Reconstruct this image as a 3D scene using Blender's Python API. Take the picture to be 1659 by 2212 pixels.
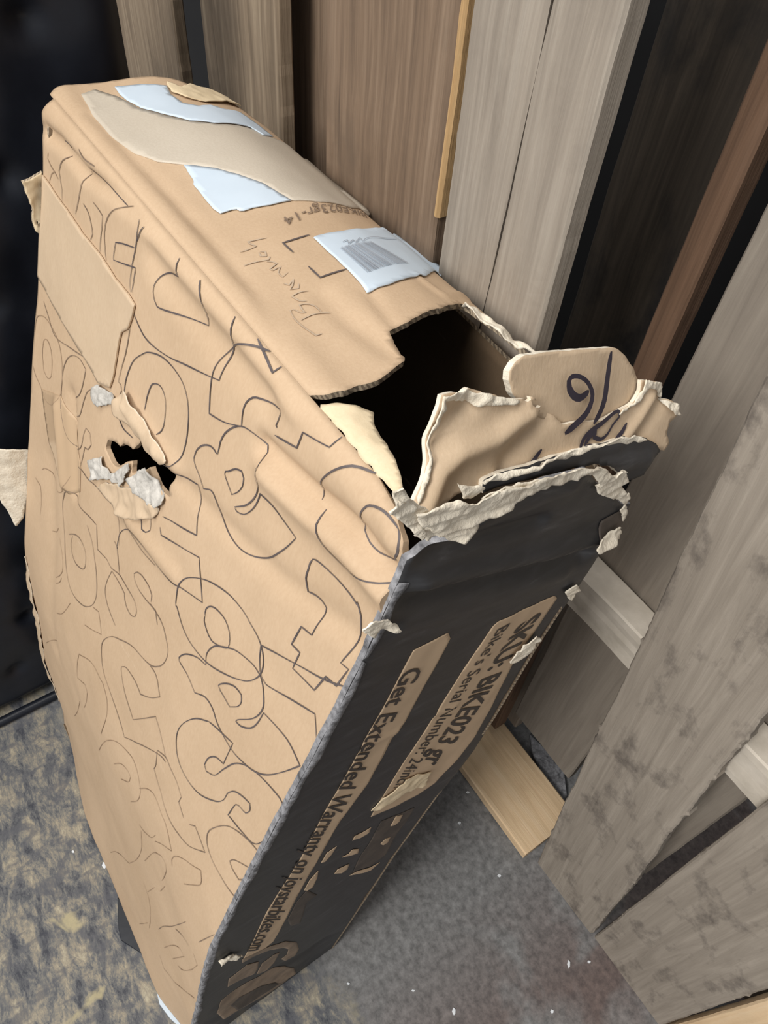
import bpy, bmesh, math, random
import numpy as np
from mathutils import Vector, Matrix, Euler

for _o in list(bpy.data.objects):
    bpy.data.objects.remove(_o, do_unlink=True)
scene = bpy.context.scene
COL = scene.collection
random.seed(7)

# ------------------------------------------------------------------ camera
cam_d = bpy.data.cameras.new('camera')
cam_d.sensor_fit = 'VERTICAL'
cam_d.sensor_height = 36.0
cam_d.lens = 1597.0 / 2212.0 * 36.0
cam_d.clip_start = 0.02
cam = bpy.data.objects.new('camera', cam_d)
COL.objects.link(cam)
cam.matrix_world = Matrix(((0.556215, -0.66747, 0.495084, 0.839898), (0.828671, 0.400526, -0.391003, -0.104176), (0.062689, 0.627744, 0.775892, 1.519438), (0.0, 0.0, 0.0, 1.0)))
scene.camera = cam

# ------------------------------------------------------------------ world and lights
world = bpy.data.worlds.new('world')
scene.world = world
world.use_nodes = True
_bg = world.node_tree.nodes['Background']
_bg.inputs['Color'].default_value = (0.97, 0.98, 1.0, 1)
_bg.inputs['Strength'].default_value = 0.44

def area_light(name, loc, target, size, size_y, energy, color):
    d = bpy.data.lights.new(name, 'AREA')
    d.shape = 'RECTANGLE'
    d.size, d.size_y, d.energy, d.color = size, size_y, energy, color
    o = bpy.data.objects.new(name, d)
    COL.objects.link(o)
    o.location = loc
    o.rotation_euler = (Vector(target) - Vector(loc)).to_track_quat('-Z', 'Y').to_euler()
    return o
area_light('ceiling_lamp', (0.2, -0.9, 4.4), (0.4, 0.1, 0.6), 1.6, 2.2, 72, (1.0, 0.965, 0.915))
area_light('doorway_light', (1.0, -2.5, 3.1), (0.5, 0.2, 0.6), 1.1, 1.1, 98, (1.0, 0.975, 0.935))

scene.view_settings.view_transform = 'Standard'
scene.view_settings.look = 'None'
scene.view_settings.exposure = 0.0
scene.view_settings.gamma = 1.0
scene.view_settings.use_curve_mapping = False

# ---- carton surfaces in carton coordinates: a = along the short side, t = depth, h = height ----
LB, TB, HB, RE = 0.655, 0.228, 1.176, 0.030
_bh = [-0.08, -0.06, 0.04, 0.15, 0.25, 0.35, 0.45, 0.52, 0.60, 0.68, 0.76, 0.87, 0.935, 1.04, 1.10, 1.20]
_bt = [0.0330, 0.0330, 0.033, 0.036, 0.040, 0.045, 0.051, 0.051, 0.044, 0.037, 0.030, 0.020, 0.013, 0.004, 0.0, 0.0]
def sstep(x, lo, hi):
    x = np.clip((np.asarray(x, float) - lo) / (hi - lo), 0, 1)
    return x * x * (3 - 2 * x)
def bulge(h):
    s = 0
    for k in (-0.03, -0.015, 0.0, 0.015, 0.03):
        s = s + np.interp(np.asarray(h, float) + k, _bh, _bt)
    return s / 5
def front_bulge(a, h):
    return (bulge(h) - 0.028 * (1 - sstep(a, 0.0, 0.24)) * (1 - sstep(h, -0.02, 0.26))
            - 0.020 * sstep(a, 0.54, 0.655) * (1 - sstep(h, -0.05, 0.15)))
def floor_h(t):
    return 0.2493 * np.asarray(t, float) - 0.0548
def seg_d(x, y, x0, y0, x1, y1):
    dx, dy = x1 - x0, y1 - y0
    l2 = dx * dx + dy * dy
    u = np.clip(((x - x0) * dx + (y - y0) * dy) / l2, 0, 1)
    return np.hypot(x - x0 - u * dx, y - y0 - u * dy), u
def ridges(x, y, table):
    hi, lo = 0.0, 0.0
    for (x0, y0, x1, y1, w, amp) in table:
        d, q = seg_d(x, y, x0, y0, x1, y1)
        g = amp * np.exp(-(d / w) ** 2)
        if amp > 0: hi = np.maximum(hi, g)
        else: lo = np.minimum(lo, g)
    return hi + lo
def top_round(t):
    q = np.clip(RE - np.asarray(t, float), 0, RE)
    return RE - np.sqrt(np.maximum(RE * RE - q * q, 0))
def front_t(a, h):
    q = np.clip(np.asarray(h, float) - (HB - RE), 0, RE)
    return RE - np.sqrt(np.maximum(RE * RE - q * q, 0)) - front_bulge(a, h)
def top_h(a, t):
    u = np.clip((np.asarray(t, float) - RE) / (TB - RE), 0, 1)
    arch = 0.020 * np.sin(np.pi * u) ** 1.4
    q = np.clip(np.asarray(t, float) - (TB - 0.03), 0, 0.045)
    return HB - top_round(t) + arch - 9.0 * q * q
DATA = {
'LETTERS': [(1,[[(0.3243,1.1624),(0.3304,1.15),(0.3183,1.1458),(0.3056,1.1393),(0.2951,1.1304),(0.2898,1.1188),(0.2929,1.1107),(0.2996,1.1068),(0.3067,1.1077),(0.3432,1.1221),(0.3791,1.135),(0.373,1.1533),(0.3601,1.1633)]]),(1,[[(0.2573,1.0725),(0.2676,1.068),(0.2897,1.0651),(0.3275,1.0741),(0.3613,1.0874),(0.3907,1.0995),(0.4165,1.1102),(0.417,1.122),(0.4202,1.1387),(0.4218,1.1536),(0.4156,1.1651)]]),(0.8,[[(0.2507,1.0533),(0.2499,1.0408),(0.2475,1.0237),(0.2421,1.0013),(0.2386,0.985),(0.2452,0.9854),(0.2482,0.9805),(0.2448,0.9709)]]),(1,[[(0.2544,0.9816),(0.256,1.002),(0.2657,1.027),(0.2844,1.0475),(0.2973,1.0574),(0.3195,1.0677),(0.3428,1.0714),(0.3623,1.0695),(0.3755,1.061),(0.3832,1.0473),(0.3869,1.0276),(0.3849,1.0078),(0.3783,0.9929),(0.3692,0.9835),(0.3523,0.9728)],[(0.2435,0.9625),(0.2503,0.9501),(0.2641,0.9458),(0.289,0.9528)],[(0.3031,0.9973),(0.3025,1.0107),(0.3069,1.0269),(0.3125,1.0341),(0.3235,1.0399),(0.3333,1.038),(0.3396,1.0299),(0.3435,1.0147),(0.3416,1.0026),(0.3357,0.994)]]),(1,[[(0.4651,1.1671),(0.4498,1.1624),(0.4388,1.1571),(0.4294,1.1507),(0.4195,1.1413),(0.4098,1.1265),(0.4059,1.1144),(0.4063,1.1037),(0.4099,1.0884),(0.4134,1.076),(0.4371,1.0847),(0.4582,1.0969),(0.4559,1.109),(0.4566,1.1181),(0.4614,1.1259),(0.4689,1.1304),(0.4842,1.1371),(0.4989,1.1435),(0.5011,1.1421),(0.4989,1.1291),(0.5011,1.1294)]]),(1,[[(0.4478,1.1664),(0.465,1.1636),(0.4801,1.1607),(0.4825,1.1665)]]),(1,[[(0.5012,1.1226),(0.5285,1.1331),(0.5305,1.1482),(0.5586,1.1577),(0.5608,1.1665)]]),(1,[[(0.4372,1.0529),(0.4366,1.0645),(0.4401,1.0767),(0.4493,1.0896),(0.4613,1.0989),(0.4748,1.1028),(0.4854,1.099),(0.4935,1.0922),(0.4989,1.0832),(0.5005,1.0706),(0.4983,1.0591),(0.491,1.0452),(0.4775,1.0309),(0.482,1.0299),(0.4914,1.0356),(0.4985,1.0458),(0.5029,1.0572),(0.5047,1.0696),(0.5193,1.0733),(0.5369,1.073),(0.5559,1.072),(0.549,1.0547),(0.5377,1.0339),(0.526,1.0194),(0.5117,1.0084),(0.4949,1.001),(0.4772,0.9986),(0.4631,1.0014),(0.4527,1.0105),(0.4463,1.0153),(0.4395,1.0158),(0.4283,1.0073),(0.4202,1.0135),(0.4095,1.0175),(0.4047,1.0214),(0.4062,1.0316),(0.4131,1.0426),(0.4231,1.0506),(0.4309,1.0527),(0.4372,1.0529)],[(0.4529,1.0452),(0.4567,1.0508),(0.4649,1.0602),(0.4729,1.0645),(0.478,1.0617),(0.4792,1.0543),(0.4754,1.0449),(0.4689,1.0366),(0.4529,1.0452)]]),(1,[[(0.5985,1.1674),(0.586,1.1632),(0.578,1.1578),(0.5688,1.1455),(0.5607,1.1293),(0.5581,1.1174),(0.561,1.112)],[(0.5703,1.1122),(0.5754,1.1059),(0.583,1.1008),(0.5945,1.0987),(0.6097,1.1006),(0.6239,1.1065),(0.6365,1.1139),(0.6462,1.1207),(0.6515,1.1276)],[(0.6362,1.1578),(0.6403,1.1542),(0.6429,1.1481),(0.6433,1.1424),(0.6408,1.1345),(0.6354,1.1298),(0.6258,1.1252),(0.6154,1.1243),(0.6063,1.1261),(0.6051,1.1334),(0.6055,1.1432),(0.6074,1.15),(0.6099,1.1536),(0.6157,1.1571),(0.6217,1.1586),(0.6291,1.1587),(0.6362,1.1578)]]),(1.1,[[(0.5778,1.0721),(0.5771,1.0604),(0.5776,1.0511),(0.5815,1.04),(0.5885,1.0444),(0.5966,1.0477),(0.6036,1.0466),(0.6052,1.0406),(0.6048,1.0304),(0.6048,1.0192),(0.5919,1.0137),(0.5899,0.9905),(0.6008,0.9932),(0.6001,0.9728),(0.6277,0.9811),(0.632,1.0037),(0.6439,1.0082),(0.647,1.032),(0.6387,1.0289),(0.6414,1.0486),(0.6399,1.0645),(0.6361,1.077),(0.6288,1.0829),(0.6295,1.0811),(0.6201,1.0825),(0.6073,1.0816),(0.591,1.0775),(0.5778,1.0721)]]),(0.9,[[(0.6515,1.0171),(0.631,0.9995),(0.5995,0.9788),(0.5594,0.9517),(0.5628,0.9391),(0.5686,0.9275),(0.58,0.9248),(0.6087,0.9435),(0.6377,0.9637),(0.6488,0.9463),(0.6515,0.9545)]]),(0.9,[[(0.4319,0.8598),(0.4289,0.8802),(0.434,0.8987),(0.4505,0.9183),(0.4748,0.9387),(0.5038,0.9535),(0.5274,0.9575),(0.5381,0.9565),(0.5531,0.9547),(0.5637,0.9478),(0.5698,0.9354),(0.5693,0.922),(0.5614,0.9051),(0.5505,0.8925),(0.5315,0.8763),(0.5103,0.8612),(0.49,0.8515),(0.4667,0.8461),(0.4497,0.849),(0.4346,0.8597),(0.4319,0.8598)],[(0.4796,0.897),(0.4782,0.9052),(0.4832,0.915),(0.4936,0.9225),(0.5083,0.9251),(0.5184,0.9196),(0.5233,0.9094),(0.5217,0.9016),(0.5137,0.8945),(0.4993,0.8854),(0.488,0.887),(0.4806,0.8916),(0.4796,0.897)]]),(1,[[(0.3814,0.9846),(0.4189,1.0032),(0.4275,0.9821),(0.4368,0.9596),(0.4055,0.9421),(0.3734,0.9236)]]),(0.9,[[(0.3734,0.9097),(0.3786,0.9037),(0.4133,0.9232),(0.4492,0.9438),(0.4595,0.9255),(0.4706,0.9061),(0.4209,0.88),(0.3916,0.8711),(0.3583,0.8677),(0.331,0.8597),(0.3102,0.8467),(0.2965,0.8283),(0.2936,0.8112),(0.2946,0.8012)]]),(0.8,[[(0.1675,0.8165),(0.1853,0.8237),(0.2037,0.8264),(0.2277,0.8356),(0.2541,0.8412),(0.2847,0.8527),(0.2887,0.8401),(0.2932,0.8292),(0.2981,0.8092)],[(0.2849,0.8041),(0.2928,0.8026),(0.3003,0.7899),(0.3092,0.7729)]]),(0.8,[[(0.3037,0.8663),(0.3041,0.8582),(0.311,0.8511),(0.3309,0.8528),(0.3522,0.8552),(0.3825,0.8648)]]),(0.9,[[(0.334,0.9156),(0.3344,0.9035),(0.3367,0.8918),(0.3362,0.8844),(0.3435,0.8793),(0.3519,0.8826),(0.3574,0.8902),(0.3555,0.8977),(0.3522,0.9061),(0.348,0.9158)]]),(0.75,[[(0.2384,0.7858),(0.2183,0.7799),(0.1927,0.7701),(0.173,0.7677),(0.1537,0.7616),(0.1408,0.7504),(0.1336,0.7325),(0.1331,0.7188),(0.1388,0.6972),(0.1479,0.6751),(0.1559,0.6513),(0.168,0.6311),(0.1834,0.6192),(0.2028,0.6184),(0.2255,0.6285),(0.2431,0.6441),(0.2558,0.664),(0.2599,0.6875),(0.2534,0.7128),(0.241,0.7341),(0.231,0.7516),(0.2143,0.7624)],[(0.1613,0.6957),(0.1766,0.7105),(0.1923,0.7212),(0.2066,0.7233),(0.217,0.7159),(0.2205,0.7013),(0.2176,0.6884),(0.2051,0.6778),(0.191,0.6726),(0.1778,0.6765),(0.1719,0.6893),(0.1746,0.7056)]]),(0.75,[[(0.2395,0.7868),(0.2437,0.771),(0.2481,0.7542),(0.2738,0.763),(0.2869,0.7624),(0.3092,0.7729),(0.3328,0.7758),(0.3536,0.7777),(0.3616,0.7712),(0.3606,0.76),(0.3506,0.75),(0.3389,0.7484),(0.331,0.754),(0.3275,0.7616),(0.3124,0.7623),(0.2902,0.7601),(0.2836,0.7373),(0.2822,0.718),(0.2898,0.7051),(0.3025,0.6979),(0.3195,0.6943)]]),(0.8,[[(0.3867,0.8131),(0.3855,0.8224),(0.3772,0.8277),(0.362,0.8272),(0.3488,0.8198),(0.3427,0.8108),(0.347,0.8047),(0.3591,0.8029),(0.3781,0.8063),(0.3978,0.8122),(0.4069,0.799)]]),(0.7,[[(0.0243,0.9493),(0.0421,0.9417),(0.0685,0.9304),(0.1085,0.9422),(0.1522,0.9573)]]),(0.6,[[(0.003,0.8946),(0.0052,0.9148),(0.0161,0.9254),(0.0395,0.934),(0.072,0.9326),(0.0906,0.9199),(0.0986,0.8936),(0.0976,0.8633),(0.0799,0.8408),(0.0563,0.8283),(0.0332,0.8347),(0.0145,0.8392),(0.0043,0.8462)],[(0.0369,0.9058),(0.0486,0.91),(0.0607,0.9035),(0.0653,0.8905),(0.0651,0.8722),(0.0544,0.8625),(0.0412,0.8643),(0.0339,0.8795),(0.0325,0.8949),(0.0369,0.9058)]]),(0.65,[[(0.1006,0.895),(0.1012,0.9081),(0.1115,0.929),(0.1271,0.9422),(0.1436,0.9487),(0.1599,0.9462),(0.1587,0.9319),(0.1557,0.916),(0.1512,0.9056),(0.14,0.8921),(0.14,0.8775),(0.1517,0.8764),(0.1604,0.8861),(0.165,0.9086),(0.1711,0.9253),(0.185,0.9382)],[(0.1006,0.895),(0.1019,0.873),(0.1105,0.8524),(0.1226,0.8339),(0.1403,0.8266),(0.1583,0.834),(0.1737,0.8497),(0.1763,0.8686),(0.1799,0.882),(0.1917,0.8838),(0.199,0.8732),(0.1928,0.8616),(0.1842,0.8581),(0.1828,0.8433),(0.1794,0.8265)]]),(0.7,[[(0.1863,1.0869),(0.183,1.0953),(0.1795,1.106),(0.1804,1.1179),(0.1887,1.1315),(0.203,1.1446),(0.2175,1.1534),(0.2295,1.1598)]]),(0.85,[[(0.2488,1.1576),(0.2526,1.1507),(0.25,1.1327),(0.2449,1.1143),(0.2436,1.0989),(0.2466,1.0882)],[(0.2627,1.1579),(0.2592,1.1518),(0.2512,1.1387)],[(0.2482,1.1318),(0.2226,1.1224),(0.2073,1.1158),(0.2032,1.1001),(0.2038,1.0967),(0.2287,1.106),(0.2523,1.1152),(0.2509,1.1014),(0.2493,1.0897)]]),(0.7,[[(0.1712,1.0866),(0.1705,1.0998),(0.1724,1.1131),(0.1737,1.1243),(0.163,1.1255),(0.1479,1.1256)],[(0.1467,1.0868),(0.1513,1.0951),(0.1472,1.1023),(0.1376,1.1102),(0.1239,1.1127)]]),(0.7,[[(0.102,1.0913),(0.1103,1.1089),(0.1167,1.125),(0.1236,1.144)],[(0.0751,1.1375),(0.0599,1.1246),(0.0521,1.1129),(0.0571,1.1049),(0.0623,1.0969),(0.0641,1.0856)]]),(0.9,[[(0.0436,1.1398),(0.0585,1.1419),(0.078,1.1466),(0.0926,1.1496),(0.1011,1.1476),(0.1147,1.1471),(0.1257,1.148),(0.1444,1.1507),(0.1687,1.1523),(0.1975,1.1541),(0.2196,1.1555)]]),(0.8,[[(0.1044,1.156),(0.1141,1.1539),(0.1251,1.1539),(0.1441,1.1567)]]),(0.55,[[(0.0189,1.1173),(0.016,1.1102),(0.0264,1.1069),(0.0419,1.105),(0.0495,1.1032)],[(0.0212,1.0871),(0.0289,1.0993),(0.0393,1.1065)]]),(0.9,[[(0.5303,0.7985),(0.5441,0.8068),(0.5703,0.8205),(0.5687,0.7823),(0.5559,0.7745),(0.5473,0.7591),(0.5451,0.7434),(0.5506,0.7391),(0.5631,0.7521),(0.5717,0.7778),(0.5815,0.8033),(0.5942,0.8203),(0.6102,0.8325),(0.6272,0.841),(0.6445,0.847),(0.6515,0.8437)],[(0.5303,0.7985),(0.5113,0.7762),(0.4961,0.7466),(0.4903,0.7206),(0.4954,0.7012),(0.5105,0.6878),(0.5308,0.6877),(0.5541,0.6987),(0.5759,0.7225),(0.5854,0.7415),(0.5876,0.7588),(0.5949,0.7744),(0.6064,0.7848),(0.6172,0.7908),(0.6205,0.7838),(0.6169,0.7721),(0.6094,0.7683),(0.602,0.7618),(0.5984,0.7347),(0.6245,0.746),(0.6418,0.7582),(0.6515,0.7868)]]),(1,[[(0.459,0.8052),(0.4623,0.8176),(0.4726,0.8317),(0.4877,0.8451),(0.502,0.8525),(0.4986,0.8658),(0.5048,0.8837),(0.5168,0.8976),(0.5321,0.9121),(0.5458,0.9193),(0.56,0.9244),(0.5728,0.9233),(0.5811,0.9149),(0.5871,0.9032),(0.586,0.8896),(0.5795,0.8733),(0.5656,0.8523),(0.5636,0.8469),(0.571,0.8502),(0.5824,0.8631),(0.5877,0.8781),(0.59,0.8977),(0.6104,0.9043),(0.6277,0.9078),(0.6471,0.9043),(0.6344,0.8739),(0.6203,0.8464),(0.6038,0.8279),(0.5789,0.814),(0.559,0.8112),(0.5415,0.8128),(0.5292,0.8184),(0.5147,0.8174),(0.4979,0.8022),(0.4776,0.8062),(0.459,0.8052)],[(0.5273,0.8532),(0.537,0.8696),(0.5482,0.8792),(0.5584,0.8809),(0.5615,0.8746),(0.5596,0.8648),(0.5503,0.8511),(0.5384,0.8517),(0.5273,0.8532)]]),(0.8,[[(0.3851,0.8096),(0.4142,0.8112),(0.43,0.7998),(0.4369,0.7891),(0.435,0.7709),(0.4247,0.7496),(0.4065,0.7304),(0.3665,0.7121),(0.3382,0.6905),(0.3151,0.6693),(0.2993,0.6434),(0.2968,0.6239),(0.3114,0.599),(0.3398,0.5819),(0.3755,0.5654),(0.3895,0.557),(0.4301,0.6007),(0.4695,0.6419),(0.485,0.6516)],[(0.4065,0.7304),(0.4246,0.7327),(0.4423,0.7178),(0.4258,0.6929),(0.4039,0.6697),(0.3858,0.6728),(0.3629,0.6678),(0.3521,0.6562),(0.3551,0.6462),(0.3721,0.6261),(0.3999,0.6112),(0.4241,0.6497),(0.4438,0.6819),(0.4573,0.676),(0.4827,0.6578)]]),(0.65,[[(0.4631,0.6417),(0.4679,0.6191),(0.466,0.6057),(0.4781,0.5995),(0.4934,0.5936),(0.5054,0.5875),(0.5224,0.5851),(0.5396,0.5894),(0.5644,0.6037),(0.5903,0.6386),(0.5768,0.6442),(0.5637,0.6484),(0.5547,0.6352)],[(0.4631,0.6417),(0.4827,0.6578),(0.495,0.6579),(0.5131,0.6582),(0.5285,0.6493),(0.5273,0.6369),(0.5428,0.6281)]]),(0.8,[[(0.6515,0.7563),(0.6435,0.7546),(0.6257,0.7435),(0.6055,0.7242),(0.5917,0.6982),(0.5838,0.6733),(0.5884,0.6562),(0.6041,0.6448),(0.6253,0.6453),(0.6471,0.6542),(0.6515,0.6613)],[(0.6515,0.7012),(0.6434,0.6843),(0.6297,0.6816),(0.6234,0.6844),(0.628,0.6964),(0.6434,0.7155),(0.6515,0.7239)]]),(0.6,[[(0.2373,0.5375),(0.2778,0.5708),(0.3174,0.5769),(0.3344,0.5589),(0.3378,0.5261),(0.3255,0.4653)],[(0.2376,0.5398),(0.233,0.5084),(0.2328,0.475),(0.263,0.5003),(0.2729,0.4936),(0.2692,0.4665),(0.2571,0.4297)],[(0.2332,0.4118),(0.2114,0.348),(0.1856,0.2913)]]),(0.6,[[(0.3099,0.3909),(0.3328,0.4528),(0.351,0.4898),(0.3735,0.5214),(0.395,0.539),(0.4167,0.5494),(0.4334,0.5465),(0.4443,0.5361),(0.4501,0.5229),(0.4472,0.4952),(0.4282,0.4548)],[(0.3727,0.4625),(0.3915,0.4952),(0.4093,0.5101),(0.4215,0.5115),(0.4175,0.4912),(0.3964,0.4619)]]),(0.55,[[(0.4468,0.5257),(0.4625,0.5529),(0.4776,0.567),(0.4915,0.5692),(0.5039,0.5665),(0.5193,0.5645),(0.5412,0.544),(0.5197,0.5168),(0.5034,0.4915)],[(0.4551,0.4388),(0.4717,0.4517),(0.4925,0.4789),(0.5021,0.5066)]]),(0.55,[[(0.3314,0.0529),(0.3559,0.1134),(0.3881,0.1707),(0.4184,0.2129)],[(0.4184,0.2129),(0.4476,0.3001),(0.464,0.378),(0.462,0.4339)]]),(0.55,[[(0.5491,0.5184),(0.5455,0.5308),(0.5507,0.5498),(0.5649,0.5707),(0.5801,0.5864),(0.5942,0.6029),(0.6017,0.5848),(0.5897,0.5561),(0.577,0.5305)]]),(0.55,[[(0.4743,0.3572),(0.4987,0.4422),(0.5201,0.4846),(0.5344,0.4916),(0.5373,0.4725),(0.5274,0.4157)],[(0.4854,0.2624),(0.5062,0.3353)],[(0.5231,0.3644),(0.537,0.422)]]),(0.65,[[(0.5281,0.2187),(0.5402,0.2675),(0.5613,0.3297),(0.5832,0.408),(0.5975,0.4605)],[(0.5731,0.3571),(0.596,0.3989),(0.613,0.4152)]]),(0.65,[[(0.6295,0.4795),(0.6395,0.5218),(0.6475,0.5549)]]),(0.55,[[(0.5484,0.1924),(0.5684,0.2675),(0.5885,0.3193),(0.6037,0.3324),(0.5751,0.2242)],[(0.5383,0.1225),(0.5551,0.1068),(0.5825,0.1408),(0.6129,0.1972),(0.6422,0.2671)],[(0.5911,0.2429),(0.6054,0.2732),(0.6246,0.3456),(0.6368,0.4117)],[(0.6368,0.4117),(0.6242,0.422)]]),(0.5,[[(0.4977,0.1323),(0.4985,0.2032),(0.4894,0.2469),(0.4702,0.2613)],[(0.4608,0.0451),(0.4895,0.1335)]]),(0.5,[[(0.05,0.7114),(0.0589,0.7204),(0.0813,0.7276),(0.0985,0.7234),(0.1083,0.7231),(0.125,0.7364),(0.1389,0.7599),(0.1464,0.7815)],[(0.0296,0.6805),(0.0508,0.6819),(0.0573,0.6612),(0.0577,0.6343)]]),(0.5,[[(0.1305,0.5798),(0.147,0.6024),(0.1536,0.6211),(0.1463,0.6416),(0.13,0.6577)],[(0.1353,0.5726),(0.1492,0.591),(0.1535,0.6041)],[(0.0961,0.6379),(0.1111,0.6507),(0.1214,0.6684)]]),(0.5,[[(0.1459,0.5203),(0.1651,0.5407),(0.1784,0.5631),(0.1919,0.5943)],[(0.2548,0.6564),(0.2723,0.6667),(0.2806,0.6567),(0.2899,0.643),(0.2684,0.6257),(0.2428,0.6075)],[(0.0547,0.326),(0.0982,0.3906),(0.1337,0.435)]])],
'HOLE': [(0.2329,0.8954),(0.2356,0.9091),(0.2505,0.9171),(0.2635,0.9223),(0.2693,0.9304),(0.2833,0.9378),(0.2922,0.9406),(0.3015,0.9553),(0.308,0.9661),(0.317,0.9669),(0.3276,0.9681),(0.3391,0.966),(0.3537,0.9762),(0.3659,0.9817),(0.3728,0.9811),(0.3818,0.9846),(0.3772,0.9722),(0.3729,0.9585),(0.3775,0.952),(0.3664,0.946),(0.3531,0.9434),(0.3449,0.9466),(0.3325,0.9514),(0.3231,0.9395),(0.3098,0.9267),(0.2978,0.9141),(0.294,0.9139),(0.2965,0.9223),(0.2941,0.9272),(0.283,0.9173),(0.2714,0.9011),(0.2612,0.8933),(0.2469,0.8916)],
'CURL': [(0.2457,0.9664),(0.2562,0.9817),(0.2656,0.9927),(0.2757,0.9948),(0.2915,0.9946),(0.3057,0.9934),(0.326,0.9929),(0.3418,0.9943),(0.3577,0.9944),(0.3738,0.9933),(0.3652,0.9828),(0.3553,0.9746),(0.341,0.9689),(0.3276,0.9685),(0.3168,0.9703),(0.2972,0.9663),(0.2843,0.9617),(0.2685,0.9594),(0.2563,0.9565),(0.2491,0.9582)],
'WHITE1': [(0.2068,0.8581),(0.2222,0.8728),(0.2366,0.8876),(0.2498,0.8914),(0.2614,0.893),(0.2739,0.9083),(0.2831,0.9206),(0.2951,0.9294),(0.298,0.9263),(0.2945,0.9149),(0.3043,0.924),(0.321,0.938),(0.3297,0.948),(0.341,0.9593),(0.3466,0.9532),(0.3534,0.9483),(0.3655,0.947),(0.3732,0.9439),(0.3655,0.9296),(0.3523,0.9196),(0.336,0.9164),(0.3178,0.9071),(0.3036,0.9053),(0.2952,0.9078),(0.288,0.89),(0.2738,0.8797),(0.2596,0.8736),(0.2376,0.8569),(0.2151,0.8356)],
'WHITE2': [(0.1868,0.9414),(0.1982,0.953),(0.2165,0.9596),(0.2401,0.9659),(0.2448,0.9631),(0.2276,0.9487),(0.2081,0.9326),(0.1971,0.9274),(0.1892,0.9329)],
'TAN2': [(0.2318,0.8393),(0.2475,0.8591),(0.2691,0.8757),(0.2886,0.8885),(0.3047,0.9024),(0.326,0.9143),(0.3421,0.9189),(0.3574,0.9242),(0.366,0.9282),(0.3626,0.9107),(0.3365,0.8865),(0.3168,0.8683),(0.3027,0.8585),(0.2847,0.8524),(0.2575,0.8469)],
'PATCH': [(0.003,1.0869),(0.0197,1.0869),(0.0601,1.0858),(0.125,1.0848),(0.1723,1.0867),(0.2119,1.0826),(0.2448,1.0857),(0.2605,1.0832),(0.2571,1.0703),(0.2499,1.0522),(0.2372,1.0403),(0.2342,1.0297),(0.2319,1.0083),(0.2295,0.987),(0.2229,0.9656),(0.1949,0.9535),(0.1552,0.9587),(0.107,0.9618),(0.0479,0.9666),(0.003,0.9689),(0.003,0.9842),(0.003,1.0175)],
'BOTWHITE': [(0.5307,-0.0435),(0.5424,-0.0173),(0.6052,0.0412),(0.5893,-0.0909),(0.5599,-0.0944)],
'FRONT_CREASE': [(0.49,1.1006,0.5608,1.1143,0.01,-0.012),(0.5608,1.1143,0.6065,1.1263,0.01,-0.012),(0.6065,1.1263,0.6306,1.1248,0.01,-0.012),(0.6306,1.1248,0.6515,1.1279,0.01,-0.012),(0.5014,1.0899,0.5715,1.1037,0.013,0.008),(0.5715,1.1037,0.6139,1.1126,0.013,0.008),(0.6139,1.1126,0.6515,1.1136,0.013,0.008),(0.2647,1.1588,0.4139,1.162,0.009,0.006),(0.4139,1.162,0.4809,1.1595,0.009,0.006),(0.4809,1.1595,0.5155,1.1574,0.009,0.006),(0.24,1.1622,0.1865,1.1544,0.007,-0.009),(0.1865,1.1544,0.1261,1.1423,0.007,-0.009),(0.1261,1.1423,0.0553,1.1409,0.007,-0.009),(0.0553,1.1409,0.0099,1.134,0.007,-0.009),(0.2839,1.1401,0.391,1.1362,0.018,-0.006),(0.391,1.1362,0.4788,1.1427,0.018,-0.006),(0.0958,0.8484,0.1128,0.8049,0.012,0.006),(0.1128,0.8049,0.1304,0.7594,0.012,0.006),(0.1299,0.8866,0.1462,0.8384,0.012,-0.007),(0.1462,0.8384,0.164,0.7733,0.012,-0.007),(0.0751,0.744,0.1114,0.6055,0.02,-0.004),(0.1114,0.6055,0.1218,0.4005,0.02,-0.004),(0.282,0.8532,0.3563,0.8726,0.01,0.004),(0.3563,0.8726,0.4174,0.888,0.01,0.004),(0.2769,0.9813,0.3377,0.9834,0.01,0.005),(0.3377,0.9834,0.3812,0.9914,0.01,0.005),(0.3897,0.9821,0.4653,1.0009,0.012,-0.004),(0.4653,1.0009,0.5615,1.0287,0.012,-0.004),(0.5615,1.0287,0.6363,1.0576,0.012,-0.004),(0.6164,1.1596,0.6281,1.1556,0.006,0.003),(0.6281,1.1556,0.6362,1.1481,0.006,0.003),(0.6246,1.1628,0.6396,1.1585,0.006,-0.003),(0.6396,1.1585,0.6457,1.1457,0.006,-0.003)],
'TOPPEN': [[[(0.3709,0.0768),(0.3544,0.0765),(0.354,0.0893),(0.3529,0.1017)]],[[(0.3934,0.0772),(0.4113,0.0772),(0.4106,0.0883),(0.4099,0.1013)]]],
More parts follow.
